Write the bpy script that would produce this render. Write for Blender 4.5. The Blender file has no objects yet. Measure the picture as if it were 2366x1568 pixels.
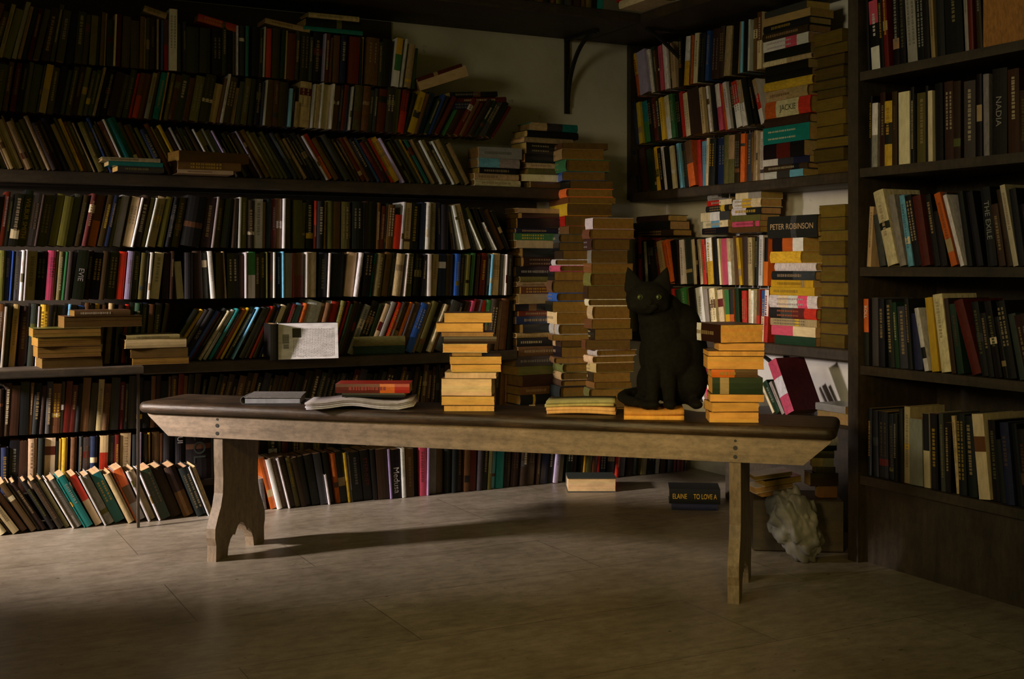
import bpy, math, random, re
from mathutils import Matrix, Vector
from mathutils.bvhtree import BVHTree

# ---------------------------------------------------------------- camera, world, lights, exposure
SC = bpy.context.scene
COL = SC.collection
FPX = 2800.0                       # focal length in pixels of the 2366 px wide frame
CAMH = 0.93                        # camera height
YAW = math.radians(27.46)          # camera turned this far from the back wall's normal
HOR = 620.0
cam = bpy.data.cameras.new('camera')
camo = bpy.data.objects.new('camera', cam)
COL.objects.link(camo)
cam.sensor_width = 36.0
cam.lens = FPX / 2366 * 36
cam.shift_y = -(784 - HOR) / 2366
camo.location = (0, 0, CAMH)
camo.rotation_euler = (math.radians(90), 0, -YAW)
cam.clip_start = 0.05
SC.camera = camo

SC.view_settings.view_transform = 'Standard'
SC.view_settings.look = 'None'
SC.view_settings.gamma = 1.0
SC.view_settings.use_curve_mapping = False
SC.view_settings.exposure = 0.0

W = bpy.data.worlds.new('World')
SC.world = W
W.use_nodes = True
bg = W.node_tree.nodes['Background']
bg.inputs[0].default_value = (1.0, 0.86, 0.05, 1)
bg.inputs[1].default_value = 0.125
SC.cycles.max_bounces = 6
SC.cycles.diffuse_bounces = 4


def area(name, loc, target, sx, sy, power, col, spread):
    d = bpy.data.lights.new(name, 'AREA')
    d.shape = 'RECTANGLE'
    d.size = sx
    d.size_y = sy
    d.energy = power
    d.color = col
    d.spread = math.radians(spread)
    o = bpy.data.objects.new(name, d)
    COL.objects.link(o)
    o.location = loc
    o.rotation_euler = (Vector(target) - Vector(loc)).to_track_quat('-Z', 'Y').to_euler()
    return o


# daylight falling in through the window of the left wall
area('window_daylight', (-1.62, 4.23, 1.29), (1.55, 4.50, 0.08), 0.20, 0.24, 23.0, (1.0, 0.86, 0.77), 50)
# weak warm light from the doorway behind and left of the camera
area('doorway_light', (-0.9, 0.4, 1.35), (2.05, 3.1, 0.70), 0.5, 0.5, 2.3, (1.0, 0.72, 0.30), 26)
# fill lamp added on the left to lift the shelves, no opening behind it
area('side_fill', (-1.6, 1.9, 1.75), (2.75, 3.0, 1.1), 0.9, 0.7, 6.5, (1.0, 0.88, 0.52), 66)
# faint warm lamp added to brighten the near floor
area('entrance_light', (0.1, -0.7, 2.2), (1.15, 2.35, 0.0), 0.3, 0.3, 2.4, (1.0, 0.74, 0.20), 44)

# ---------------------------------------------------------------- frames and pixel look-up
XH = Vector((math.cos(YAW), -math.sin(YAW), 0))
ZH = Vector((math.sin(YAW), math.cos(YAW), 0))


class Frame:
    """vertical face with u to the right, v into depth"""
    def __init__(s, ox, oy, rz):
        s.o = Vector((ox, oy, 0)); s.rz = rz
        s.eu = Vector((math.cos(rz), math.sin(rz), 0))
        s.ev = Vector((-math.sin(rz), math.cos(rz), 0))

    def hit(s, px, v):
        d = XH * ((px - 1183) / FPX) + ZH
        t = (v + s.o.dot(s.ev)) / d.dot(s.ev)
        return (d * t - s.o).dot(s.eu), t

    def p(s, u, v, z):
        q = s.o + s.eu * u + s.ev * v
        return Vector((q.x, q.y, z))


def zat(py, Z):
    return CAMH + (HOR - py) * Z / FPX


BACK = Frame(0, 0, 0)                       # v = y
RIGHT = Frame(0, 0, -math.pi / 2)           # v = x, u = -y
VIEW = Frame(0, 0, -YAW)
BA = math.atan2(-0.702, 0.712)
BENCH = Frame(0.936, 3.886, BA)
YB, XR = 4.85, 3.36                         # wall planes

# ---------------------------------------------------------------- materials
MATS = {}


def nodes(name, rough=0.6):
    m = bpy.data.materials.new(name)
    m.use_nodes = True
    nt = m.node_tree
    b = nt.nodes['Principled BSDF']
    b.inputs['Roughness'].default_value = rough
    MATS[name] = m
    return m, nt, b


def N(nt, t, **kw):
    n = nt.nodes.new(t)
    for k, v in kw.items():
        if k in n.inputs:
            n.inputs[k].default_value = v
        else:
            setattr(n, k, v)
    return n


def coords(nt, scale=(1, 1, 1), kind='Object', rot=(0, 0, 0)):
    tc = N(nt, 'ShaderNodeTexCoord')
    mp = N(nt, 'ShaderNodeMapping')
    mp.inputs['Scale'].default_value = scale
    mp.inputs['Rotation'].default_value = rot
    nt.links.new(tc.outputs[kind], mp.inputs['Vector'])
    return mp.outputs['Vector']


def ramp(nt, src, stops):
    r = N(nt, 'ShaderNodeValToRGB')
    while len(r.color_ramp.elements) < len(stops):
        r.color_ramp.elements.new(0.5)
    for e, (p, c) in zip(r.color_ramp.elements, stops):
        e.position = p
        e.color = (*c, 1)
    nt.links.new(src, r.inputs[0])
    return r.outputs[0]


def mix(nt, a, b, f, mode='MULTIPLY'):
    m = N(nt, 'ShaderNodeMix', data_type='RGBA', blend_type=mode)
    for s, x in ((m.inputs[6], a), (m.inputs[7], b)):
        if hasattr(x, 'is_output'):
            nt.links.new(x, s)
        else:
            s.default_value = (*x, 1)
    if hasattr(f, 'is_output'):
        nt.links.new(f, m.inputs[0])
    else:
        m.inputs[0].default_value = f
    return m.outputs[2]


def bump(nt, b, src, st, dist=0.002):
    n = N(nt, 'ShaderNodeBump', Strength=st, Distance=dist)
    nt.links.new(src, n.inputs['Height'])
    nt.links.new(n.outputs[0], b.inputs['Normal'])


def noise(nt, vec, scale, detail=4, rough=0.55):
    n = N(nt, 'ShaderNodeTexNoise', Scale=scale, Detail=detail, Roughness=rough)
    nt.links.new(vec, n.inputs['Vector'])
    return n.outputs[0]


def attr_mat(name, rough, nscale, amount, spec=0.5):
    m, nt, b = nodes(name, rough)
    a = N(nt, 'ShaderNodeVertexColor', layer_name='col')
    v = coords(nt, (nscale, nscale, nscale * 0.35))
    n = noise(nt, v, 1.0, 5, 0.65)
    r = ramp(nt, n, [(0.30, (1 - amount,) * 3), (0.62, (1, 1, 1))])
    nt.links.new(mix(nt, a.outputs[0], r, 1.0), b.inputs['Base Color'])
    b.inputs['Specular IOR Level'].default_value = spec
    bump(nt, b, n, 0.25, 0.0008)
    return m


M_GLOSS = attr_mat('printed_cover', 0.33, 60, 0.28)
M_CLOTH = attr_mat('cloth_cover', 0.72, 140, 0.45, 0.3)
M_PAGE = attr_mat('paper_pages', 0.9, 45, 0.30, 0.1)


def wood(name, c1, c2, rough, axis='x', scale=1.0, coat=0.0, dark=0.5, spots=False):
    m, nt, b = nodes(name, rough)
    s = {'x': (1.2, 16, 16), 'y': (16, 1.2, 16), 'z': (16, 16, 1.2)}[axis]
    v = coords(nt, tuple(k * scale for k in s))
    n = noise(nt, v, 2.2, 7, 0.62)
    base = ramp(nt, n, [(0.28, c1), (0.5, tuple((p + q) / 2 for p, q in zip(c1, c2))), (0.72, c2)])
    v2 = coords(nt, (5, 5, 5))
    n2 = noise(nt, v2, 1.6, 4)
    base = mix(nt, base, ramp(nt, n2, [(0.3, (dark,) * 3), (0.65, (1, 1, 1))]), 1.0)
    n5 = noise(nt, coords(nt, tuple(k * 2.2 for k in (5, 11, 11)) if axis == 'x' else tuple(k * 2.2 for k in (11, 11, 5))), 3.0, 6, 0.7)
    base = mix(nt, base, ramp(nt, n5, [(0.36, (0.62,) * 3), (0.58, (1, 1, 1))]), 1.0)
    nt.links.new(base, b.inputs['Base Color'])
    if coat:
        b.inputs['Coat Weight'].default_value = coat
        b.inputs['Coat Roughness'].default_value = 0.25
    bump(nt, b, n, 0.35, 0.002)
    return m


M_SHELF = wood('dark_shelf_wood', (0.03, 0.02, 0.010), (0.065, 0.042, 0.02), 0.6)
M_SHELFY = wood('dark_shelf_wood_cross', (0.03, 0.02, 0.010), (0.065, 0.042, 0.02), 0.6, 'y')
M_POST = wood('dark_post_wood', (0.026, 0.017, 0.009), (0.06, 0.038, 0.018), 0.6, 'z')
M_TOP = wood('worn_dark_bench_top', (0.016, 0.009, 0.005), (0.10, 0.058, 0.03), 0.46, 'x', 1.3, 0.0, 0.35)
M_TOP.node_tree.nodes['Principled BSDF'].inputs['Specular IOR Level'].default_value = 0.35
for _n in M_TOP.node_tree.nodes:
    if _n.type == 'BUMP':
        _n.inputs['Strength'].default_value = 0.8
        _n.inputs['Distance'].default_value = 0.004
M_APRON = wood('pale_bench_wood', (0.17, 0.115, 0.07), (0.34, 0.245, 0.16), 0.6, 'x', 0.9, 0.0, 0.66)
M_LEG = wood('pale_leg_wood', (0.15, 0.10, 0.06), (0.30, 0.22, 0.14), 0.6, 'z', 0.9, 0.0, 0.7)


def plain(name, c, rough=0.6, metal=0.0, nscale=20, amount=0.25, spec=0.5):
    m, nt, b = nodes(name, rough)
    n = noise(nt, coords(nt), nscale, 5)
    r = ramp(nt, n, [(0.3, tuple(x * (1 - amount) for x in c)), (0.68, c)])
    nt.links.new(r, b.inputs['Base Color'])
    b.inputs['Metallic'].default_value = metal
    b.inputs['Specular IOR Level'].default_value = spec
    bump(nt, b, n, 0.2, 0.001)
    return m


def wall_mat():
    m, nt, b = nodes('old_white_plaster', 0.85)
    v = coords(nt)
    n = noise(nt, v, 3.0, 6, 0.6)
    c = ramp(nt, n, [(0.25, (0.44, 0.41, 0.37)), (0.6, (0.62, 0.59, 0.56))])
    n2 = noise(nt, coords(nt, (1, 1, 1)), 9.0, 3, 0.5)
    c = mix(nt, c, ramp(nt, n2, [(0.69, (1, 1, 1)), (0.75, (0.35, 0.30, 0.24))]), 0.8)
    nt.links.new(c, b.inputs['Base Color'])
    bump(nt, b, noise(nt, v, 22.0, 5), 0.4, 0.004)
    return m


def floor_mat():
    m, nt, b = nodes('worn_floorboards', 0.38)
    br = N(nt, 'ShaderNodeTexBrick', offset=0.37)
    for k, x in (('Scale', 1.0), ('Mortar Size', 0.0016), ('Mortar Smooth', 0.2), ('Brick Width', 1.25), ('Row Height', 0.42), ('Bias', -0.2)):
        br.inputs[k].default_value = x
    br.inputs['Color1'].default_value = (0.29, 0.245, 0.19, 1)
    br.inputs['Color2'].default_value = (0.34, 0.29, 0.225, 1)
    br.inputs['Mortar'].default_value = (0.13, 0.105, 0.08, 1)
    tc = N(nt, 'ShaderNodeTexCoord')
    mp = N(nt, 'ShaderNodeMapping')
    mp.inputs['Location'].default_value = (0.05, 0.14, 0)
    nt.links.new(tc.outputs['Object'], mp.inputs['Vector'])
    nt.links.new(mp.outputs[0], br.inputs['Vector'])
    n = noise(nt, coords(nt, (2.2, 26, 1)), 1.6, 7, 0.65)
    c = mix(nt, br.outputs[0], ramp(nt, n, [(0.3, (0.78,) * 3), (0.62, (1, 1, 1))]), 1.0)
    n3 = noise(nt, coords(nt, (1, 1, 1)), 2.3, 5)
    c = mix(nt, c, ramp(nt, n3, [(0.32, (0.72, 0.70, 0.66)), (0.6, (1, 1, 1))]), 1.0)
    n6 = noise(nt, coords(nt, (1, 1.6, 1)), 17.0, 6, 0.75)
    c = mix(nt, c, ramp(nt, n6, [(0.38, (0.62, 0.60, 0.56)), (0.6, (1, 1, 1))]), 0.8)
    n4 = noise(nt, coords(nt, (1.0, 1.3, 1)), 42.0, 3, 0.4)
    c = mix(nt, c, ramp(nt, n4, [(0.70, (1, 1, 1)), (0.76, (0.3, 0.24, 0.18))]), 0.85)
    nt.links.new(c, b.inputs['Base Color'])
    rr = ramp(nt, n3, [(0.3, (0.30,) * 3), (0.7, (0.48,) * 3)])
    nt.links.new(rr, b.inputs['Roughness'])
    bump(nt, b, n, 0.12, 0.001)
    return m


M_WALL = wall_mat()
M_FLOOR = floor_mat()
M_IRON = plain('black_iron', (0.03, 0.028, 0.025), 0.5, 0.6)
M_CAT = plain('black_cat_fur', (0.006, 0.0055, 0.004), 0.9, 0.0, 90, 0.5, 0.12)
M_PRINT = attr_mat('printed_lettering', 0.5, 30, 0.15)
M_BACK = plain('gap_shade_board', (0.05, 0.035, 0.02), 0.8)  # dark tone stands in for the shade behind the book rows

# ---------------------------------------------------------------- object helpers
used = {}


def link(name, data, parent=None, mtx=None):
    o = bpy.data.objects.new(name, data)
    COL.objects.link(o)
    if parent:
        o.parent = parent
    if mtx is not None:
        o.matrix_world = mtx
    return o


def tag(o, label=None, cat=None, group=None, kind=None):
    for k, v in (('label', label), ('category', cat), ('group', group), ('kind', kind)):
        if v:
            o[k] = v
    return o


class MB:
    """collects faces with a colour and a material slot each"""
    def __init__(s):
        s.v = []; s.f = []; s.c = []; s.m = []

    def add(s, verts, faces, col=(0.5, 0.5, 0.5), mat=0):
        b = len(s.v)
        s.v += [tuple(x) for x in verts]
        for k, f in enumerate(faces):
            s.f.append(tuple(i + b for i in f))
            s.c.append(col[k] if isinstance(col, list) else col)
            s.m.append(mat)

    def box(s, x0, x1, y0, y1, z0, z1, col=(0.5, 0.5, 0.5), mat=0, mtx=None):
        v = [Vector((x, y, z)) for x in (x0, x1) for y in (y0, y1) for z in (z0, z1)]
        if mtx is not None:
            v = [mtx @ p for p in v]
        s.add(v, [(0, 1, 3, 2), (4, 6, 7, 5), (0, 4, 5, 1), (2, 3, 7, 6), (0, 2, 6, 4), (1, 5, 7, 3)], col, mat)

    def merge(s, o, mtx, mat=None):
        b = len(s.v)
        s.v += [tuple(mtx @ Vector(p)) for p in o.v]
        s.f += [tuple(i + b for i in f) for f in o.f]
        s.c += o.c
        s.m += (o.m if mat is None else [mat] * len(o.f))

    def mesh(s, name, mats, smooth=False):
        me = bpy.data.meshes.new(name)
        me.from_pydata(s.v, [], s.f)
        for m in mats:
            me.materials.append(m)
        if len(mats) > 1:
            me.polygons.foreach_set('material_index', s.m)
        at = me.color_attributes.new('col', 'FLOAT_COLOR', 'CORNER')
        buf = []
        for f, c in zip(s.f, s.c):
            buf += [c[0], c[1], c[2], 1.0] * len(f)
        at.data.foreach_set('color', buf)
        if smooth:
            me.polygons.foreach_set('use_smooth', [True] * len(s.f))
        me.update()
        return me


def lin(c):
    return tuple((x / 12.92 if x <= 0.04045 else ((x + 0.055) / 1.055) ** 2.4) for x in c)


# colour letters -> (name used in labels, sRGB colour)
PAL = {
    'w': ('white', (0.86, 0.84, 0.84)), 'c': ('cream', (0.83, 0.76, 0.62)), 't': ('tan', (0.62, 0.52, 0.36)),
    'y': ('yellow', (0.80, 0.64, 0.16)), 'o': ('orange', (0.80, 0.38, 0.12)), 'r': ('red', (0.72, 0.16, 0.10)),
    'd': ('dark red', (0.36, 0.10, 0.07)), 'k': ('pink', (0.80, 0.30, 0.42)), 'p': ('lavender', (0.66, 0.60, 0.76)),
    'b': ('blue', (0.16, 0.30, 0.58)), 'n': ('navy', (0.10, 0.13, 0.26)), 'q': ('light blue', (0.42, 0.66, 0.80)),
    'e': ('teal', (0.08, 0.46, 0.46)), 'g': ('green', (0.22, 0.46, 0.26)), 'v': ('olive', (0.36, 0.34, 0.16)),
    'm': ('brown', (0.38, 0.25, 0.14)), 'u': ('dark brown', (0.20, 0.13, 0.08)), 'x': ('black', (0.07, 0.07, 0.07)),
    'a': ('grey', (0.56, 0.54, 0.52)), 'h': ('charcoal', (0.22, 0.22, 0.22)), 'z': ('dark green', (0.11, 0.20, 0.12)),
    'l': ('pale tan', (0.72, 0.62, 0.46)),
}
FILL = 'xxxxuuuuhhmmdnnvzvuhuxxxum'
RND = random.Random(7)


def rgb(ch, j=0.10, rnd=RND):
    c = PAL[ch][1]
    k = 1 + rnd.uniform(-j, j)
    return lin(tuple(min(0.95, max(0.02, x * k + rnd.uniform(-0.02, 0.02))) for x in c))


# ---------------------------------------------------------------- books
BOOKS = []     # every book of the place, in order of building


def book_meshes(bk):
    """cover, pages and spine print of one book; x thickness, y depth (spine at 0), z height"""
    T, Wd, H, hard = bk['T'], bk['W'], bk['H'], bk['hard']
    r = random.Random(bk['seed'])
    c = min(0.0026 if hard else 0.0009, T * 0.2)
    main = bk['rgb']
    arc = []
    nseg = 5 if hard else 3
    bul = min(0.005, T * 0.16) if hard else min(0.0012, T * 0.08)
    for k in range(nseg + 1):
        a = -1 + 2 * k / nseg
        arc.append((a * T / 2, -bul * (1 - a * a)))
    outer = [(-T / 2, Wd)] + arc + [(T / 2, Wd)]
    inner = [(-T / 2 + c, Wd)] + [(max(-T / 2 + c, min(T / 2 - c, x)), y + c) for x, y in arc] + [(T / 2 - c, Wd)]
    zs = [0.0]
    bands = bk['bands']                       # list of (fraction from bottom, rgb) sorted
    for f, _ in bands:
        if 0 < f < 1:
            zs.append(H * f)
    zs.append(H)
    cols = [cc for _, cc in bands] if bands else [main]
    if bands and bands[0][0] > 0:
        cols = [main] + cols
    mb = MB()
    n = len(outer)
    for k in range(len(zs) - 1):
        z0, z1 = zs[k], zs[k + 1]
        v = [(x, y, z0) for x, y in outer] + [(x, y, z1) for x, y in outer]
        f = [(i, i + 1, n + i + 1, n + i) for i in range(n - 1)]
        cc = [main if i in (0, n - 2) else cols[min(k, len(cols) - 1)] for i in range(n - 1)]
        mb.add(v, f, cc)
    v = [(x, y, 0) for x, y in inner] + [(x, y, H) for x, y in inner]
    mb.add(v, [(i + 1, i, n + i, n + i + 1) for i in range(n - 1)], tuple(x * 0.8 + 0.1 for x in main))
    v = [(x, y, 0) for x, y in outer + inner] + [(x, y, H) for x, y in outer + inner]
    m2 = 2 * n
    mb.add(v, [(i + 1, i, n + i, n + i + 1) for i in range(n - 1)] +
           [(m2 + i, m2 + i + 1, m2 + n + i + 1, m2 + n + i) for i in range(n - 1)], main)
    mb.add([(-T / 2, Wd, 0), (-T / 2 + c, Wd, 0), (-T / 2 + c, Wd, H), (-T / 2, Wd, H)], [(0, 1, 2, 3)], main)
    mb.add([(T / 2 - c, Wd, 0), (T / 2, Wd, 0), (T / 2, Wd, H), (T / 2 - c, Wd, H)], [(0, 1, 2, 3)], main)
    pg = MB()
    ins = 0.0035 if hard else 0.0006
    k_ = r.uniform(0.82, 1.06)
    pc = bk.get('page') or lin((0.70 * k_, 0.56 * k_ + r.uniform(-0.03, 0.03), 0.34 * k_ + r.uniform(-0.05, 0.05)))
    # page block: slightly uneven edges so the gatherings read
    x0, x1 = -T / 2 + c, T / 2 - c
    k = 5
    st = [x0 + (x1 - x0) * i / k for i in range(k + 1)]
    for i in range(k):
        e = r.uniform(0, 0.0012)
        cc = tuple(q * r.uniform(0.88, 1.0) for q in pc)
        pg.box(st[i], st[i + 1], c + 0.0005, Wd - ins - e, ins + r.uniform(0, 0.0006), H - ins - r.uniform(0, 0.0012), cc)
    pr = None
    if bk['marks'] and T > 0.008:
        pr = MB()
        y = -bul - 0.0004
        mc = bk['mark_rgb']
        z = H * r.uniform(0.80, 0.93)
        lines = 2 if T > 0.026 and r.random() < 0.5 else 1
        hh = min(T * 0.42, 0.012)
        yy = -bul * 0.9 - 0.0004
        zend = H * r.uniform(0.18, 0.5)
        gap = H * r.uniform(0.3, 0.7)
        while z > zend:
            wq = hh * r.uniform(0.35, 0.8)
            for ln in range(lines):
                xc = 0 if lines == 1 else (ln - 0.5) * T * 0.42
                hq = hh * (1 if lines == 1 else 0.62) * r.uniform(0.75, 1)
                if True:
                    b0 = xc - hq / 2
                    pr.add([(b0, yy, z), (b0, yy, z - wq), (b0 + hq, yy, z - wq), (b0 + hq, yy, z)], [(0, 1, 2, 3)], mc)
            z -= wq * r.uniform(1.25, 1.6)
    return mb, pg, pr


def text_mesh(body, size, name='lettering', squash=1.0):
    cu = bpy.data.curves.new(name, 'FONT')
    cu.body = body
    cu.size = size
    cu.align_x = 'CENTER'
    cu.align_y = 'CENTER'
    cu.extrude = 0.0002
    o = bpy.data.objects.new(name, cu)
    COL.objects.link(o)
    bpy.context.view_layer.update()
    me = bpy.data.meshes.new_from_object(o.evaluated_get(bpy.context.evaluated_depsgraph_get()))
    bpy.data.objects.remove(o)
    bpy.data.curves.remove(cu)
    mb = MB()
    mb.add([(v.co.x * squash, v.co.y, v.co.z) for v in me.vertices], [tuple(p.vertices) for p in me.polygons])
    bpy.data.meshes.remove(me)
    return mb


def add_book(mtx, T, Wd, H, ch, row, order, hard=None, lean='', keep=False, bands=None, text=None,
             page=None, label=None, marks=None, flat=False, kindname=None):
    r = random.Random(len(BOOKS) * 31 + 5)
    main = rgb(ch[0], 0.12, r)
    if bands is None:
        bands = []
        if len(ch) > 1:                       # colour letters from the foot of the spine upward
            n = len(ch)
            bands = [(k / n if k else 0.0, rgb(x, 0.08, r)) for k, x in enumerate(ch)]
        elif r.random() < 0.2:
            f = r.uniform(0.12, 0.75)
            bands = [(0.0, main), (f, rgb(r.choice('wcthdxvmty'), 0.1, r)), (min(0.97, f + r.uniform(0.05, 0.2)), main)]
    lum = sum(main) / 3
    mk = rgb(r.choice('xnudh'), 0.1, r) if lum > 0.18 else rgb(r.choice('ttcyavlm'), 0.15, r)
    mk = tuple(0.5 * p + 0.5 * q for p, q in zip(mk, main))
    BOOKS.append(dict(m=mtx, T=T, W=Wd, H=H, ch=ch, rgb=main, bands=bands, row=row, order=order,
                      hard=(r.random() < 0.4) if hard is None else hard, seed=len(BOOKS) * 7 + 3, lean=lean, keep=keep,
                      marks=(r.random() < 0.55) if marks is None else marks, mark_rgb=mk, text=text, page=page,
                      label=label, flat=flat))
    return BOOKS[-1]


def stand_mtx(F, u, v, z, tilt, T):
    """book on its foot; u is where its low corner stands"""
    piv = T / 2 if tilt > 0 else -T / 2
    return (Matrix.Translation(F.p(u, v, z)) @ Matrix.Rotation(F.rz, 4, 'Z') @ Matrix.Rotation(tilt, 4, 'Y')
            @ Matrix.Translation((-piv, 0, 0)))


def side(u, t, T, z, left):
    """u of a leaning book's left or right face at height z above its foot (u = low corner)"""
    tt = math.tan(t)
    w = T / math.cos(t)
    if t > 0:
        return u + z * tt - (w if left else 0)
    return u + z * tt + (0 if left else w)


TOK = re.compile(r'^(-?\d+)([a-z]+)(\d+)(.*)$')


def interp(pts, x):
    if x <= pts[0][0]:
        return pts[0][1]
    for (a, b), (c, d) in zip(pts, pts[1:]):
        if x <= c:
            return b + (d - b) * (x - a) / (c - a)
    return pts[-1][1]


def make_row(row, F, v, z, spec, tilts, hmax, px0, px1, hr=(0.84, 0.99), wr=(0.105, 0.135), jit=0.010, fill=FILL,
             texts=None, tmin=0.011, tmax=0.032, hard=None, seed=1, skip=()):
    """spec: 'px colour width[/height cm][@slope]' at each book's foot; dark books fill the gaps"""
    rnd = random.Random(seed * 97 + 11)
    items = []
    for tk in spec.split():
        g = TOK.match(tk)
        hh = re.search(r'/(\d+)', g[4]); ss = re.search(r'@(-?\d+)', g[4])
        items.append([int(g[1]), g[2], int(g[3]), int(hh[1]) / 100 if hh else None, int(ss[1]) if ss else None, '!' in g[4]])
    items.sort()

    def slope(px):
        """apparent slope in hundredths at px -> real tilt"""
        u0, Z0 = F.hit(px, v)
        u1, _ = F.hit(px + 1, v)
        return lambda s: math.atan((s / 100.0) * (u1 - u0) * FPX / Z0)
    prev = None
    cur = F.hit(px0, v)[0]
    end = F.hit(px1, v)[0]
    n = 0
    pos = px0
    out = []

    def px_of(u):
        q = F.p(u, v, 0)
        return 1183 + FPX * q.dot(XH) / q.dot(ZH)

    def place(ch, T, H, t, umin, pin=None, keep=False):
        nonlocal prev, cur, n
        T = max(T, 0.006)
        hz = H * math.cos(t)
        u = umin + (T * math.cos(t) if t > 0 else 0)
        if pin is not None:
            u = max(u, pin) if prev is None else pin
        if prev:
            pu, pt, pT, ph = prev
            need = -1e9
            for zz in (0.0, 0.5 * min(hz, ph), min(hz, ph)):
                need = max(need, side(pu, pt, pT, zz, False) - (side(0, t, T, zz, True)))
            u = max(u, need + 0.0007) if pin is None else max(pin, need + 0.0007)
        dv = rnd.uniform(-jit, jit)
        vv = v + max(dv, -0.012)
        if keep and (T < 0.0105 and ch[0] in 'wcpqla' or T < 0.018 and ch[0] == 'w'):
            vv = v - rnd.uniform(0.010, 0.016)  # some thin pale books stand in for side-lit board edges, set forward
        Wd = rnd.uniform(*wr)
        ang = math.degrees(t)
        lean = 'leaning left' if ang < -9 else ('leaning right' if ang > 9 else 'upright')
        b = add_book(stand_mtx(F, u, vv, z, t, T), T, Wd, H, ch, row, n, hard=hard, lean=lean, keep=keep)
        out.append(b)
        n += 1
        prev = (u, t, T, hz)
        cur = side(u, t, T, 0, False)
        return b
    for it in items + [None]:
        tgt = F.hit(it[0], v)[0] if it else end
        # fillers up to the next listed book
        while True:
            if it:
                nxt = tgt
            else:
                nxt = end
            room = nxt - cur
            if room < tmin * 0.95:
                break
            T = min(rnd.uniform(tmin, tmax), room)
            if room - T < tmin:
                T = room - 0.0008 if room < tmax * 1.15 else room / 2
            pxm = px_of(cur + T / 2)
            if any(a <= pxm <= b for a, b in skip):
                cur += T
                prev = None
                continue
            t = slope(pxm)(interp(tilts, pxm) + rnd.uniform(-2.0, 2.0))
            H = hmax * rnd.uniform(*hr)
            c0 = cur
            place(rnd.choice(fill), T * math.cos(t), H, t, cur)
            if cur <= c0 + 1e-4:
                break
        if not it:
            break
        px, ch, wpx, H, sl, kp = it
        u0, _ = F.hit(px, v)
        u1, _ = F.hit(px + wpx, v)
        t = slope(px)(sl if sl is not None else interp(tilts, px) + rnd.uniform(-1.2, 1.2))
        T = max(0.006, (u1 - u0) * math.cos(t))
        H = H if H else hmax * rnd.uniform(0.95, 1.0)
        place(ch, T, H, t, cur, pin=u0 + (T * math.cos(t) if t > 0 else 0), keep=True)
        if texts and px in texts:
            out[-1]['text'] = texts[px]
            out[-1]['marks'] = False
            out[-1]['keep'] = True
    return out


def flat_mtx(F, u, v, z, yaw, T, Wd, H, roll=0.0):
    """lying book centred on u, v with its underside at z; yaw 0 shows the spine"""
    return (Matrix.Translation(F.p(u, v, z)) @ Matrix.Rotation(F.rz + yaw, 4, 'Z') @ Matrix.Rotation(roll, 4, 'Y')
            @ Matrix.Rotation(-math.pi / 2, 4, 'Y') @ Matrix.Translation((T / 2, -Wd / 2, -H / 2)))


def pile(row, F, v, zb, items, face='s', yaw=0.0, jy=4, wd=0.125, texts=None, keep=True, hard=None, seed=1, roll=0.0,
         zmax=9.0):
    """items from the bottom up: (px left, px right, thickness px, colour[, face[, yaw]])"""
    rnd = random.Random(seed * 53 + 1)
    z = zb
    tot = len(items)
    e0 = None
    for k, it in enumerate(items):
        pl, pr, tp, ch = it[:4]
        fc = it[4] if len(it) > 4 and it[4] else face
        ya = (it[5] if len(it) > 5 else yaw) + math.radians(rnd.uniform(-jy, jy))
        u0, Z = F.hit(pl, v)
        u1, _ = F.hit(pr, v)
        T = max(0.008, tp * Z / FPX)
        if z + T > zmax:
            break
        L = abs(u1 - u0)
        base = {'s': 0, 'f': math.pi, 'h': -math.pi / 2}[fc]
        if fc in 'sf':
            H, Wd = L, min(wd, L * 0.75) * rnd.uniform(0.92, 1.05)
            dep = Wd
        else:
            Wd, H = L, L * rnd.uniform(1.42, 1.6)
            dep = H
        b = add_book(flat_mtx(F, (u0 + u1) / 2, v + dep / 2, z, base + ya, T, Wd, H, roll), T, Wd, H, ch, row, k,
                     hard=hard, keep=keep, lean='lying', flat=True)
        b['tot'] = tot
        b['face'] = fc
        if texts and k in texts:
            b['text'] = texts[k]
            b['marks'] = False
        z += T + 0.0006
    return z

# ---------------------------------------------------------------- the room
XL = -1.7
ZC = 2.62


def solid(name, box, mats, parent=None, **kw):
    mb = MB()
    mb.box(*box)
    o = link(name, mb.mesh(name, mats), parent)
    return tag(o, **kw)


def structure(name, mb, mats):
    return tag(link(name, mb.mesh(name, mats)), kind='structure')


mb = MB(); mb.box(XL - 0.1, XR + 0.1, -1.2, YB + 0.1, -0.05, 0.0); structure('floor', mb, [M_FLOOR])
mb = MB(); mb.box(XL - 0.1, XR + 0.1, -1.2, YB + 0.1, ZC, ZC + 0.06); structure('ceiling', mb, [M_WALL])
mb = MB(); mb.box(XL - 0.1, XR + 0.1, YB, YB + 0.1, 0.0, ZC); structure('wall_back', mb, [M_WALL])
mb = MB(); mb.box(XR, XR + 0.1, -1.2, YB, 0.0, ZC); structure('wall_right', mb, [M_WALL])
mb = MB()
wy0, wy1, wz0, wz1 = 3.96, 4.48, 1.17, 1.77
mb.box(XL - 0.1, XL, -1.2, wy0, 0, ZC); mb.box(XL - 0.1, XL, wy1, YB, 0, ZC)
mb.box(XL - 0.1, XL, wy0, wy1, 0, wz0); mb.box(XL - 0.1, XL, wy0, wy1, wz1, ZC)
structure('wall_left', mb, [M_WALL])
wf = MB()
wf.box(XL - 0.1, XL + 0.01, wy0 - 0.04, wy0, wz0 - 0.04, wz1 + 0.04); wf.box(XL - 0.1, XL + 0.01, wy1, wy1 + 0.04, wz0 - 0.04, wz1 + 0.04)
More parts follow.
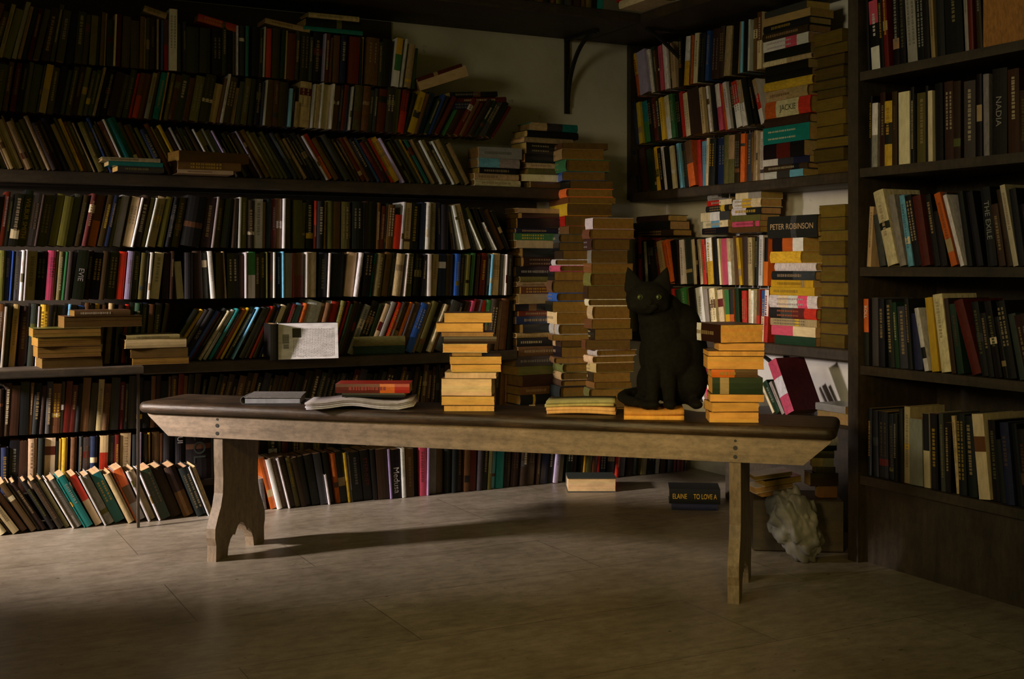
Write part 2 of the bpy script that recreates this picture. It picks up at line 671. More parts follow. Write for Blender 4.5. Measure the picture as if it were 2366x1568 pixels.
wf.box(XL - 0.1, XL + 0.01, wy0, wy1, wz1, wz1 + 0.04); wf.box(XL - 0.1, XL + 0.04, wy0, wy1, wz0 - 0.04, wz0)
structure('window_1', wf, [M_SHELF])


def xb(px, y):
    return BACK.hit(px, y)[0]


def yr(px, x):
    return -RIGHT.hit(px, x)[0]


def shelf(name, x0, x1, y0, y1, ztop, th, label, cat='shelf', mats=None, chip=0.004):
    """a board with softly worn edges"""
    mb = MB()
    z0, z1 = ztop - th, ztop
    c = chip
    ring = lambda z, i: [(x0 + i, y0 + i, z), (x1 - i, y0 + i, z), (x1 - i, y1, z), (x0 + i, y1, z)]
    v = ring(z0, c) + ring(z0 + c, 0) + ring(z1 - c, 0) + ring(z1, c)
    f = [(3, 2, 1, 0), (12, 13, 14, 15)]
    for k in range(3):
        f += [(k * 4 + i, k * 4 + (i + 1) % 4, k * 4 + 4 + (i + 1) % 4, k * 4 + 4 + i) for i in range(4)]
    mb.add(v, f)
    return tag(link(name, mb.mesh(name, mats or [M_SHELF])), label, cat)


XB0 = 0.24
S1, S2, SM, SN = 1.278, 0.582, 1.285, 0.632
shelf('wall_shelf', XB0, xb(1318, 4.58), 4.58, YB, S1, 0.045, 'long dark wooden shelf along the back wall, the upper one under three rows of books')
shelf('wall_shelf', xb(330, 4.575), xb(1195, 4.575), 4.575, YB, S2, 0.042, 'long dark wooden shelf on the back wall at bench height, under the leaning books')
shelf('cabinet_top', XB0, xb(330, 4.46), 4.445, YB, S2 + 0.002, 0.03, 'deeper dark wooden board at the left edge, holding two piles of old books')
shelf('wall_shelf', xb(1180, 4.25), XR - 0.02, 4.25, YB, 0.27, 0.035, 'low dark board in the corner behind the bench, carrying the tall book columns')
shelf('wall_shelf', XB0, xb(1175, 4.735), 4.735, YB, 0.112, 0.03, 'low plinth board behind the books lined up on the floor')
shelf('overhead_shelf', XB0, 2.898, 4.38, YB, 2.03, 0.042, 'dark overhead shelf high on the back wall above the topmost books')
shelf('overhead_shelf', 2.90, XR, 2.955, YB, 2.03, 0.042, 'dark overhead shelf running along the right wall above the paperbacks', mats=[M_SHELFY])
shelf('wall_shelf', 3.13, XR, 2.95, YB - 0.03, SM, 0.042, 'upper paperback shelf on the right wall, level with the long back shelf', mats=[M_SHELFY])
shelf('wall_shelf', 3.13, XR, 2.95, YB - 0.03, SN, 0.042, 'lower paperback shelf on the right wall, behind the black cat', mats=[M_SHELFY])
# slim upright at the shelf front by the two piles
ux = xb(322, 4.46)
solid('shelf_post', (ux - 0.0045, ux + 0.0045, 4.475, 4.487, 0.0, S2 - 0.029), [M_POST],
      label='slim upright post below the shelf end left of the bench', cat='post')
# dark end upright of the right paperback shelf, next to the plaster
py_ = yr(1452, 3.14)
solid('shelf_end_panel', (3.135, XR, YB - 0.032, YB, SM - 0.03, 1.985), [M_POST],
      label='dark upright end board between bare plaster and the right wall paperbacks', cat='panel')


shelf('added_backboard', XB0, xb(905, 4.84), YB - 0.008, YB - 0.001, 1.985, 0.70, 'dark boards added to shade the gaps behind the upper back shelf books', cat='added_backboard', mats=[M_BACK], chip=0.001)  # dark sheet added over the plaster so gaps between rows look shaded
shelf('added_backboard', XB0, xb(1240, 4.84), YB - 0.008, YB - 0.001, S1 - 0.046, S1 - 0.048, 'dark boards added to shade the gaps behind the lower back wall books', cat='added_backboard', mats=[M_BACK], chip=0.001)  # same added dark sheet for the lower rows


def bracket(y_or_x, ztop, depth, drop, wall, label, pw=1.0):
    """flat iron leg on the wall and a bowed arm out to the shelf"""
    root = tag(link('shelf_bracket', None), label, 'bracket')
    leg = MB(); arm = MB()
    w = 0.012
    if wall == 'back':
        P = lambda out, z, s: (y_or_x + s, YB - out, z)
        root.location = (y_or_x, YB, ztop)
    else:
        P = lambda out, z, s: (XR - out, y_or_x + s, z)
        root.location = (XR, y_or_x, ztop)

    def strip(mb, pts, th, ww):
        rings = []
        for i, (o, z) in enumerate(pts):
            a = pts[max(0, i - 1)]; b = pts[min(len(pts) - 1, i + 1)]
            d = Vector((b[0] - a[0], b[1] - a[1])).normalized()
            nx, nz = -d.y * th / 2, d.x * th / 2
            rings.append([P(o + nx, z + nz, -ww), P(o + nx, z + nz, ww), P(o - nx, z - nz, ww), P(o - nx, z - nz, -ww)])
        v = [q for r_ in rings for q in r_]
        f = [(3, 2, 1, 0), tuple(len(v) - 4 + k for k in range(4))]
        for k in range(len(rings) - 1):
            f += [(k * 4 + i, k * 4 + (i + 1) % 4, k * 4 + 4 + (i + 1) % 4, k * 4 + 4 + i) for i in range(4)]
        mb.add(v, f)
    strip(leg, [(0.006, ztop), (0.006, ztop - drop)], 0.012, w)
    strip(leg, [(0.0, ztop - 0.006), (depth, ztop - 0.006)], 0.012, w)
    pts = []
    for k in range(15):
        t = k / 14
        th_ = math.pi / 2 * (1 - t)
        o = 0.014 + (depth - 0.03) * (1 - math.sin(th_))
        z = ztop - 0.010 - (drop * 0.88) * (1 - math.cos(th_)) ** pw
        pts.append((o, z))
    pts = [(0.004, ztop - drop * 0.86), (0.016, ztop - drop * 0.9)] + pts[1:]
    strip(arm, pts, 0.012, 0.008)
    inv = Matrix.Translation(root.location).inverted()
    for nm, m_ in (('wall_plate', leg), ('bowed_arm', arm)):
        me = m_.mesh(nm, [M_IRON])
        me.transform(inv)
        link(nm, me, root)


bracket(xb(1311, 4.84), 1.988, 0.27, 0.345, 'back', 'black iron bracket under the overhead shelf on the bare back wall')
bracket(4.45, 1.988, 0.38, 0.42, 'right', 'black iron bracket bowed over the topmost paperbacks on the right wall', 0.55)
bracket(4.10, SM - 0.042, 0.25, 0.20, 'right', 'black iron bracket with bowed arm above the middle paperback stacks')
bracket(yr(1817, 3.355), SN - 0.042, 0.20, 0.24, 'right', 'black iron bracket on lit plaster behind the pink paperback')

# bookcase at the far right, in front of the wall
UX = 2.75
uy0, uy1 = 1.55, yr(1966, UX)
bc = tag(link('bookcase', None), 'tall dark wooden bookcase at the right edge, filled with upright books', 'bookcase')
bc.location = (UX, uy1, 0)


def upart(name, box, mats=None):
    mb = MB(); mb.box(*box)
    me = mb.mesh(name, mats or [M_POST])
    me.transform(Matrix.Translation((-UX, -uy1, 0)))
    return link(name, me, bc)


UD = 3.08
upart('side_panel', (UX - 0.012, UD, uy1 - 0.045, uy1, 0, 2.3))
upart('back_panel', (UD, UD + 0.015, uy0, uy1, 0, 2.3))
upart('side_panel', (UX - 0.012, UD, uy0, uy0 + 0.03, 0, 2.3))
UZ = [0.276, 0.623, 0.934, 1.246, 1.551, 1.88]
for z in UZ:
    upart('shelf', (UX - 0.004, UD, uy0 + 0.03, uy1 - 0.045, z - 0.028, z), [M_SHELFY])
upart('plinth', (UX + 0.02, UX + 0.04, uy0 + 0.03, uy1 - 0.045, 0, UZ[0] - 0.028))

# ---------------------------------------------------------------- bench
ZT = 0.497
bench = tag(link('bench', None), 'long low wooden bench with dark worn seat and pale apron, standing diagonally', 'bench')
bench.matrix_world = Matrix.Translation(BENCH.o) @ Matrix.Rotation(BA, 4, 'Z')
BM = bench.matrix_world.copy()


def bpart(name, mb, mats, smooth=False, parent=None):
    o = link(name, mb.mesh(name, mats, smooth))
    o.parent = parent or bench
    return o


def slab(outline, z0, z1, r, seg=4):
    """rounded-edge slab over a convex outline"""
    mb = MB()
    cx = sum(p[0] for p in outline) / len(outline); cy = sum(p[1] for p in outline) / len(outline)
    n = len(outline)
    nor = []
    for i in range(n):
        a = Vector(outline[i - 1]); b = Vector(outline[(i + 1) % n])
        d = (b - a).normalized()
        nor.append((d.y, -d.x))
    prof = []
    for k in range(seg + 1):
        a = math.pi / 2 * k / seg
        prof.append((r * (1 - math.sin(a)), z0 + r * (1 - math.cos(a))))
    for k in range(seg + 1):
        a = math.pi / 2 * k / seg
        prof.append((r * (1 - math.cos(a)), z1 - r * (1 - math.sin(a))))
    v = []
    for ins, z in prof:
        v += [(p[0] - q[0] * ins, p[1] - q[1] * ins, z) for p, q in zip(outline, nor)]
    f = [tuple(range(n - 1, -1, -1)), tuple(len(v) - n + i for i in range(n))]
    for k in range(len(prof) - 1):
        f += [(k * n + i, k * n + (i + 1) % n, k * n + n + (i + 1) % n, k * n + n + i) for i in range(n)]
    mb.add(v, f)
    return mb


def rrect(x0, x1, y0, y1, r, seg=5, long=24):
    pts = []
    for (cx, cy, a0) in ((x1 - r, y0 + r, -90), (x1 - r, y1 - r, 0), (x0 + r, y1 - r, 90), (x0 + r, y0 + r, 180)):
        for k in range(seg + 1):
            a = math.radians(a0 + 90 * k / seg)
            pts.append((cx + r * math.cos(a), cy + r * math.sin(a)))
    return pts


bpart('seat', slab(rrect(-0.262, 1.935, -0.028, 0.262, 0.03), 0.462, ZT, 0.0155), [M_TOP], True)
for y0 in (0.0, 0.215):
    mb = MB()
    y1 = y0 + 0.024
    o4 = [(-0.240, 0.462), (-0.232, 0.45), (-0.160, 0.388), (1.845, 0.388), (1.915, 0.45), (1.922, 0.462)]
    v = [(s_, y0, z_) for s_, z_ in o4] + [(s_, y1, z_) for s_, z_ in o4]
    mb.add(v, [(0, 1, 2, 3, 4, 5), (11, 10, 9, 8, 7, 6)] + [(i, 6 + i, 6 + (i + 1) % 6, (i + 1) % 6) for i in range(6)])
    ap = bpart('apron', mb, [M_APRON])
    if y0 == 0:
        for s_ in (0.02, 1.66):
            for z_, rr_ in ((0.448, 0.004), (0.428, 0.0065), (0.403, 0.006)):
                nb = MB()
                ring = [(s_ + rr_ * math.cos(a * math.pi / 5), -0.0012, z_ + rr_ * math.sin(a * math.pi / 5)) for a in range(10)]
                ring2 = [(x, 0.002, z) for x, _, z in ring]
                nb.add(ring + ring2, [tuple(range(9, -1, -1))] + [(i, (i + 1) % 10, 10 + (i + 1) % 10, 10 + i) for i in range(10)])
                o = link('nail', nb.mesh('nail', [M_IRON])); o.parent = ap
# ogee-shaped board legs with an arch cut at the foot
half = [(0.118, 0.462), (0.116, 0.33), (0.112, 0.26), (0.114, 0.21), (0.126, 0.17), (0.146, 0.135), (0.160, 0.105), (0.161, 0.075),
        (0.154, 0.05), (0.156, 0.0)]
arch = [(0.085, 0.0), (0.080, 0.03), (0.066, 0.055), (0.050, 0.066), (0.038, 0.062), (0.030, 0.075), (0.018, 0.09), (0.0, 0.097)]
prof = [(0.125 + y, z) for y, z in half] + [(0.125 + y, z) for y, z in arch] + [(0.125 - y, z) for y, z in arch[::-1][1:]] + [(0.125 - y, z) for y, z in half[::-1]]
for s0 in (0.0, 1.640):
    bm_ = MB()
    n = len(prof)
    v = [(s0 + 0.002, y, z) for y, z in prof] + [(s0 + 0.034, y, z) for y, z in prof]
    # triangulated side faces via left/right strips (the outline is concave)
    h = len(half); a_ = len(arch)
    sidef = []
    zs_ = [(0.125 - y, 0.125 + y, z) for y, z in half]
    f = [(i, (i + 1) % n, n + (i + 1) % n, n + i) for i in range(n)]
    bm_.add(v, f)
    me_tri = []
    from mathutils.geometry import tessellate_polygon
    tri = tessellate_polygon([[Vector((y, z, 0)) for y, z in prof]])
    bm_.add(v, [tuple(t) for t in tri] + [tuple(n + i for i in t[::-1]) for t in tri])
    bpart('leg', bm_, [M_LEG])

# ---------------------------------------------------------------- the black cat
def cat():
    root = tag(link('cat', None), 'black cat sitting upright on the bench, facing the camera with ears up', 'cat')
    px = 1532
    u, Zc = VIEW.hit(px, 3.565)
    zb = ZT + 0.030
    root.matrix_world = Matrix.Translation(VIEW.p(u, 3.565, zb)) @ Matrix.Rotation(-YAW, 4, 'Z')
    import bmesh
    bm = bmesh.new()

    def ell(c, r, rot=0, ax='Y'):
        m = Matrix.Translation(c) @ Matrix.Rotation(math.radians(rot), 4, ax) @ Matrix.Diagonal((*r, 1))
        bmesh.ops.create_icosphere(bm, subdivisions=3, radius=1.0, matrix=m)

    def cap(a, b, ra, rb, n=9):
        a, b = Vector(a), Vector(b)
        for k in range(n + 1):
            t = k / n
            ell(a.lerp(b, t), (ra + (rb - ra) * t,) * 3)
    # trunk: rump low and to the right, back rising to the shoulders
    ell((0.045, 0.055, 0.082), (0.088, 0.105, 0.086))
    ell((0.080, 0.03, 0.075), (0.055, 0.090, 0.076))            # near thigh
    ell((-0.030, 0.03, 0.065), (0.045, 0.085, 0.062))           # far thigh
    ell((0.054, 0.045, 0.150), (0.084, 0.090, 0.105), 8)
    ell((0.040, 0.024, 0.212), (0.076, 0.074, 0.092), 22)
    ell((-0.005, -0.015, 0.190), (0.062, 0.060, 0.105), 4)       # chest
    ell((-0.018, -0.014, 0.262), (0.058, 0.056, 0.058))
    ell((0.006, 0.010, 0.276), (0.056, 0.052, 0.055), 24)        # nape
    ell((0.000, 0.005, 0.235), (0.070, 0.062, 0.085), 12)
    ell((0.010, 0.000, 0.150), (0.082, 0.078, 0.100))
    ell((0.030, 0.020, 0.255), (0.058, 0.055, 0.055), 35)
    # forelegs and paws
    for x in (-0.040, 0.008):
        cap((x * 0.8, -0.03, 0.17), (x, -0.072, 0.035), 0.032, 0.019)
        cap((x, -0.072, 0.05), (x, -0.076, 0.014), 0.019, 0.017, 4)
        ell((x, -0.090, 0.013), (0.020, 0.028, 0.0135))
    for x in (-0.062, 0.085):                                    # hind paws
        cap((x, 0.02, 0.018), (x, -0.075, 0.013), 0.021, 0.016, 5)
        ell((x, -0.085, 0.012), (0.019, 0.026, 0.0125))
    # tail curling forward round the left side
    pts = [(0.02, 0.14, 0.03), (-0.05, 0.145, 0.024), (-0.098, 0.10, 0.022), (-0.116, 0.04, 0.022), (-0.112, -0.02, 0.02), (-0.088, -0.07, 0.018)]
    for k in range(len(pts) - 1):
        cap(pts[k], pts[k + 1], 0.021 - 0.0015 * k, 0.0195 - 0.0015 * k, 6)
    # head
    H = Vector((-0.051, -0.050, 0.316))
    ell(H, (0.064, 0.054, 0.050))
    ell(H + Vector((0, -0.010, -0.014)), (0.055, 0.046, 0.034))
    for s in (-1, 1):
        ell(H + Vector((s * 0.036, -0.014, -0.018)), (0.026, 0.026, 0.022))
        ell(H + Vector((s * 0.011, -0.050, -0.022)), (0.0145, 0.015, 0.011))
    ell(H + Vector((0, -0.047, -0.010)), (0.012, 0.018, 0.013))
    ell(H + Vector((0, -0.044, -0.034)), (0.012, 0.013, 0.009))
    # ears: upright cones leaning out
    for s in (-1, 1):
        base = H + Vector((s * 0.037, 0.0, 0.030))
        tip = H + Vector((s * 0.056, 0.004, 0.086))
        for k in range(15):
            t = k / 14
            w = 0.029 * (1 - t) ** 0.8 + 0.004
            ell(base.lerp(tip, t), (w, 0.010 * (1 - t) + 0.004, 0.008), s * 14)
    me = bpy.data.meshes.new('body')
    bm.to_mesh(me); bm.free()
    tmp = bpy.data.objects.new('body', me)
    COL.objects.link(tmp)
    md = tmp.modifiers.new('r', 'REMESH'); md.mode = 'VOXEL'; md.voxel_size = 0.0038
    sm = tmp.modifiers.new('s', 'SMOOTH'); sm.iterations = 5; sm.factor = 0.6
    bpy.context.view_layer.update()
    me2 = bpy.data.meshes.new_from_object(tmp.evaluated_get(bpy.context.evaluated_depsgraph_get()))
    bpy.data.objects.remove(tmp)
    me2.materials.clear(); me2.materials.append(M_CAT)
    me2.polygons.foreach_set('use_smooth', [True] * len(me2.polygons))
    body = link('body', me2); body.parent = root
    me_iris, nt, b = nodes('green_iris', 0.12)
    b.inputs['Base Color'].default_value = (0.055, 0.075, 0.02, 1)
    b.inputs['Coat Weight'].default_value = 1.0
    pup, nt, b = nodes('pupil_black', 0.1)
    b.inputs['Base Color'].default_value = (0.004, 0.004, 0.004, 1)
    for s in (-1, 1):
        e = H + Vector((s * 0.0265, -0.0475, 0.005))
        mb = MB(); bm = bmesh.new()
        bmesh.ops.create_uvsphere(bm, u_segments=20, v_segments=12, radius=0.0088)
        mb.add([v.co for v in bm.verts], [tuple(v.index for v in f.verts) for f in bm.faces]); bm.free()
        o = link('eye', mb.mesh('eye', [me_iris], True)); o.parent = root; o.location = e
        o.scale = (1.0, 0.8, 0.85)
        mb = MB(); bm = bmesh.new()
        bmesh.ops.create_uvsphere(bm, u_segments=16, v_segments=10, radius=0.0052)
        mb.add([v.co for v in bm.verts], [tuple(v.index for v in f.verts) for f in bm.faces]); bm.free()
        q = link('pupil', mb.mesh('pupil', [pup], True)); q.parent = o; q.location = (0, -0.0058, 0); q.scale = (0.75, 0.8, 1.2)
    mb = MB(); bm = bmesh.new()
    bmesh.ops.create_uvsphere(bm, u_segments=12, v_segments=8, radius=0.005)
    mb.add([v.co for v in bm.verts], [tuple(v.index for v in f.verts) for f in bm.faces]); bm.free()
    q = link('nose', mb.mesh('nose', [M_CAT], True)); q.parent = root; q.location = H + Vector((0, -0.0655, -0.0125)); q.scale = (1, 0.6, 0.7)
    return root


cat()

# ---------------------------------------------------------------- rows of books: back wall
yB = 4.60
# upper shelf: lowest row leans left, two rows stand on top
make_row('A', BACK, yB, S1 + 0.001,
         '14t3 34t4 54t3 76t3 185y9!/20 215t4/19 228v13/19 251b7!/21 268v5 290w4!/21 298e26/21 388d12 405t4 420y9 445a4 462h4 478t3 500w4 520a5 540p4 '
         '600p4!/20 612m12 640v8 657v8 690u10 712x9 752w4! 757or13!/20 870b7 905r5! 912y16!/20 925p4 955x8 972y6 985e8 1000t5 1016w4! 1024t8 1044w3! 1050t14',
         [(-40, -42), (140, -46), (250, -44), (330, -50), (420, -52), (600, -56), (760, -58), (950, -56), (1090, -48)], 0.205, -60, 1088,
         hr=(0.86, 1.0), fill='uuxmvhuxdtn', seed=1, tmax=0.026)
make_row('B', BACK, yB, 1.482,
         '2m12 22d14! 60x20 83n5 88ty16! 120x16 150u12 178v12 212l6! 228x14 293r6!/17 304rd12!/17 330at10 350e14! 367y4! 378v9 400x20 455x24 474l17!/15 505w6!/19 '
         '530t8/14 553v14 604w3 612m16 640u20 663q7!/15 677l9/10 688l26! 716w4! 722l12 733w4! 738c18! 756w5! 764m14 785d8 790b4 803w4! 812v18 832m16 858h8 864d18 905v12 '
         '918rd14! 940y15!@30 962n14 985b8@40 1000d10!@48 1018g9!@50 1045d12@50 1075u14@55 1100h16@52',
         [(-40, 16), (100, 17), (220, 23), (320, 20), (400, 18), (500, 18), (620, 6), (760, 9), (900, 8), (940, 26), (1010, 46), (1130, 56)],
         0.182, -60, 1140, hr=(0.88, 1.0), seed=2)
make_row('C', BACK, yB, 1.668,
         '-8t10 24a11!/21 40t8 72u14 108v10/21 122u18 228m8 234t3! 258c3! 263d12 280u18 318m10 333t3! 345u12 362t3 372b6 378rm9 390w18!/23 430x28/17 460x24/17 490x22/17 '
         '536u6 545w3 552h12 567e7 580x16 605w3 612r12!/19 628u18 655t4 661d18!/18 690x20 720x22 742p3! 748d10 764m14 783n14 802d24! 832y3 842m28! 880x22 903wgy14!/20 922w5!/20 932l16!/18',
         [(-40, 28), (60, 25), (130, 14), (250, 4), (400, 0), (560, 1), (700, 5), (880, 4), (920, 14), (960, 8)], 0.195, -60, 962,
         hr=(0.86, 1.0), seed=3)
# middle shelf
make_row('F', BACK, yB, 1.008,
         '-5d12 18x20 36x18!/20 58h20!/19 85u20 112v18!/19 150h16 172u12 188d14 202od18! 225u14 238n10 257a18! 284l18!@20 300w3 306u18 334w5! 338l18!@23 359v14 380x12 396u16 415x44/19 462u24/19 486a3 '
         '505x18 549w5! 556v12! 585w19!/19 612x12 624d12 637m12 651w4! 657v14 677v20 705x16 716dr6! 724x16 742y6 752v11! 768m17! 788v18! 812x22 850x18 886h4 905r16!/14 922w5! 928l14! 945x18 968n10 981w9! 992l14! 1012x16 '
         '1048w6!@-22 1054l15!@-24 1078x8@-26 1096w3!@-42/14 1100v12@-42 1135w3!@-48/13 1140x10@-45',
         [(-40, 12), (100, 18), (200, 20), (340, 22), (420, 16), (500, 12), (560, 2), (700, 2), (820, 1), (905, 8), (985, 4), (1020, -2), (1060, -24), (1160, -42)],
         0.195, -60, 1178, hr=(0.88, 1.0), seed=4, texts={36: ('WILBUR SMITH', 'y', 0.62, 0.0)})
make_row('E', BACK, yB, 0.816,
         '4n12 10b4! 20h16 38w9! 50w3 56l22! 80x20 104k17! 122t3 128v12 138g6 146u14 165x26!@14 190u12 205x20 228u12 246x18 268r16!@9 287p14!@9 304x12 318v10 330x8 338w6!@8 346c20!@12 '
         '370u16 398c16!/14@-8 418x20 445u20 470h12 486w9!@-8 498u16 518t4@-6 527x26 565w3 572wg16! 600x12 612v3! 622u6 630w4 640x10 647q4! 655a18! 672r3 678dm24!@3 703w4!@1 708c22!@1 735x18 755w3@4 762x28 795l20!@10 815w8!@14 '
         '830x18 850e5!@14 858v16@12 880m14 903l18!@12 928w4!@10 934v14@8 955x16 972x7 978w8!@2 990t14 1004n18!@3 1030u14 1048b10 1060h10 1072v8 1085g8@8 1098u6 1108d12!@8 1126q5!@7 1134l14!@5 1152h9 1163w3!@4 1168h10',
         [(-40, 6), (100, 8), (200, 12), (300, 9), (380, 4), (450, -4), (540, 0), (700, 1), (800, 10), (900, 12), (960, 8), (1020, 4), (1110, 8), (1185, 4)],
         0.180, -60, 1183, hr=(0.9, 1.0), seed=5, texts={165: ('EVIE', 'a', 0.5, 0.0)})
make_row('D', BACK, yB, S2 + 0.001,
         '-4a6@8 5h12@8 16t14@9 40u16@8 62h14@8 80w3@6 86y20!@5 112x8@9 118x17!@10 140q5!@14 150h14 170b14 195h8 210y10 226m8 240t12 260u14 280r9 300z16 320n12 345x14 '
         '372x14 388y10!@65 402h10@62 414x13!@60 430b9@62 444x10@62 456c7!@62 468a8@60 480e8@58 495o8!@58 508y6@55 520x10@54 534q4!@52 546h12@50 568r6!@45 580u9@42 600c12@40 616x12@38 '
         '640q14@32 662ro12!@30 680w34!@28 720m12@26 735wr18!@24 755v10@26 768r6!@30 780u12 800a14!@38/21 820x18@36 845l10@38 862a10@38 876r11!@38 892u10@37 906o7!@37 918m12@36 930b17!@36/21 950t8@36 960v12@36 975x9@36 986c9!@38/21 1000h20@37/22 '
         '1030u12@34 1050k8@24 1062d12@24 1080p6@22 1094r8@14 1106g10 1120u16 1145m16',
         [(-40, 8), (140, 12), (200, 8), (320, 8), (366, 10), (372, 64), (500, 58), (600, 40), (700, 28), (780, 30), (900, 37), (1000, 36), (1100, 16), (1180, 4)],
         0.224, -60, 1180, hr=(0.92, 1.0), fill='xxuhmnvxzdum', seed=6, texts={118: ('POWER', 'a', 0.5, 0.0), 414: ('SOLOC', 'a', 0.5, 0.0)})
# behind the floor row
make_row('G2', BACK, 4.745, 0.322,
         '62m8 100h14 145d14 183m18! 218l13! 250x20 345m10 385m6 440u14 500u14 560m10 640u12 700u16 1000x8 1020u8',
         [(-40, 4), (200, 8), (300, 2), (430, 6), (480, 26), (900, 26), (1000, 4)], 0.20, -60, 1170, hr=(0.86, 1.0), fill='xuxuuxhmdxu', seed=7, wr=(0.09, 0.098), jit=0.003)
make_row('G1', BACK, 4.745, 0.113,
         '60l20! 100c24! 132y5! 138y14! 160m14 180h8 187h16! 206n16 228lrl19! 248x14 258d10! 276l24! 305x12 318p6! 330x10 343y4! 350m16! 375x22 404x24! 430x58! 495u12 520x20 560u16 618wx20! 650d14 700u20 760x24 805u12',
         [(-40, 2), (200, 3), (400, 0), (1180, 0)], 0.195, -60, 1170, hr=(0.86, 1.0), fill='xuxmuxhvdxn', seed=8, wr=(0.09, 0.098), jit=0.003,
         texts={404: ('CUI', 'w', 0.55, 0.60), 430: ('COL', 'h', 0.5, 0.60)})
# front row standing on the floor
make_row('H', BACK, 4.576, 0.001,
         '-30l16! 0c20! 28l20 52m16 72m16 96u14 118x14 136u16 152v12! 168w5! 174a19! 194e4! 199e18!/21 221lr18! 241w4! 247a19! 268e26!/20 296l16! 314o4! 318amo21!/21 342w5! 348l15! 366w5! '
         '372z24! 398u26/20 426u26ml!/20 456x22 479w4! 484l9!'.replace('426u26ml!/20', '426mu26!/20'),
         [(-40, -78), (20, -72), (120, -60), (180, -56), (260, -50), (340, -44), (400, -40), (440, -40), (490, -38)], 0.205, -60, 499, hr=(0.9, 1.0),
         fill='uuxmh', seed=9, wr=(0.12, 0.135), hard=None, jit=0.016)
make_row('I', BACK, 4.576, 0.001,
         '606a12!/12@-12 623o13! 641w10! 652m13 665w4! 670u13! 683v11 695u13 708x13 722x18! 741h16! 758w4!/12 762x12 777o10! 788x16 804y6! 811h6 818x22 842x20! 863x10 874u24! 900p4 905x22! 927w8! '
         '937m18! 956x12 968k15! 984p4! 988a21! 1010m14 1026x14 1042x14 1058u10 1070m12! 1084d14 1100h12 1113x10 1124v8! 1133q9!@6 1144e16!@5 1163x14 1180u16 1200u18 1220u14 1238u8 1248n16 1266x10 1278p9!@10 1290a12!@9 '
         '1305x14 1322u10 1334x10 1344y4@8 1350v12 1364m9! 1374r7 1384n14 1400x16 1418r8!@10 1428h14 1446u14 1462z12 1478v12 1492x18 1512a8 1524u12 1540x14',
         [(600, -24), (660, -24), (740, -16), (790, -11), (850, -8), (930, -4), (990, 1), (1060, 2), (1150, 6), (1300, 8), (1450, 8), (1560, 6)],
         0.205, 603, 1585, hr=(0.93, 1.0), fill='xuxhmd', seed=10, wr=(0.12, 0.135), jit=0.012,
         texts={905: ('Medusa', 'w', 0.62, -0.14), 842: ('STEPHNER', 'd', 0.5, 0.06), 722: ('PINES', 'h', 0.5, -0.18)})

# ---------------------------------------------------------------- rows of books: right wall
xR = 3.155
make_row('R1', RIGHT, xR, SM + 0.001,
         '1484u14 1500z12 1516y7! 1526x8 1534w6! 1542x12 1556c8! 1566x7 1574q6! 1582x12 1596om15! 1613r9! 1618q11! 1630c5! 1637x14 1652n16! 1672v12 1684vt14! 1700u11 1712o10! 1722h14! 1738m4 1742t7! 1750c3 1752w8!',
         [(1460, -11), (1560, -9), (1600, -10), (1632, 3), (1660, 0), (1700, 2), (1760, 1)], 0.205, 1476, 1762, hr=(0.93, 1.0), seed=11, wr=(0.105, 0.115), jit=0.008, tmin=0.014)
make_row('R2', RIGHT, xR, 1.512,
         '1470n9 1478y8! 1489ge13! 1502x8 1510d12! 1524x8 1533y8! 1542wc12! 1556g9! 1567x9 1577r8! 1586c10! 1598u26! 1626l8! 1636x8 1646w5! 1652x10 1662kw10! 1674o7! 1684w8! 1694x9 1704wr13! 1718wt10! 1730x12 1742x8 1751wrt9!@-20',
         [(1460, -9), (1560, -9), (1640, -9), (1700, -12), (1760, -18)], 0.205, 1470, 1761, hr=(0.92, 1.0), seed=12, wr=(0.105, 0.115), jit=0.008, tmin=0.014)
make_row('R3', RIGHT, xR, 1.738,
         '1473oy9! 1483p19! 1503w7!@-12 1512h8 1530k8! 1540x6 1540w9! 1549l9! 1570x8 1578yw13!@5 1592m5 1598o4 1603c9!@4 1614x14 1630b8! 1640u18 1660u10 1672l14!@6 1688x16 1706t4 1712q5 1718x12 1732w4! 1738m10 1750cm10!/23@1',
         [(1460, -12), (1560, -6), (1580, 5), (1700, 4), (1765, 1)], 0.218, 1473, 1764, hr=(0.88, 1.0), seed=13, wr=(0.105, 0.115), jit=0.008, tmin=0.014, skip=((1560, 1568),))
make_row('N1', RIGHT, xR, SN + 0.001,
         '1560r6 1570z12 1582g12! 1600x14 1616w16! 1633a9! 1646c4 1650c12! 1662h5 1667c12! 1680yg10! 1692ox10! 1704z10 1716r11! 1727c5! 1733c5! 1740w6! 1747rm7! 1756cb8! 1766rw9!',
         [(1470, -8), (1600, -10), (1690, -6), (1730, 0), (1775, 3)], 0.215, 1475, 1776, hr=(0.93, 1.0), seed=14, wr=(0.105, 0.115), jit=0.008, tmin=0.014)
make_row('N2', RIGHT, xR, 0.860,
         '1477k7!/22@-1 1487x8 1493w3! 1499x14 1522l10!@-13 1536o14!@-16 1553x12 1574w9!@-4 1584h14! 1601c7!@-7 1609x4 1614c6!@-8 1624r8!@-7 1637yw13!@-6 1652x10 1660c4 1668k16!@-4 1686wl8!@-5 1696m10 1706y6!@-8 1714u14 1732l10! 1744x7 1750w9! 1762ox9!@2',
         [(1470, -2), (1500, -6), (1530, -14), (1590, -6), (1700, -5), (1740, 0), (1780, 3)], 0.205, 1472, 1772, hr=(0.93, 1.0), seed=15, wr=(0.105, 0.115), jit=0.008, tmin=0.014)

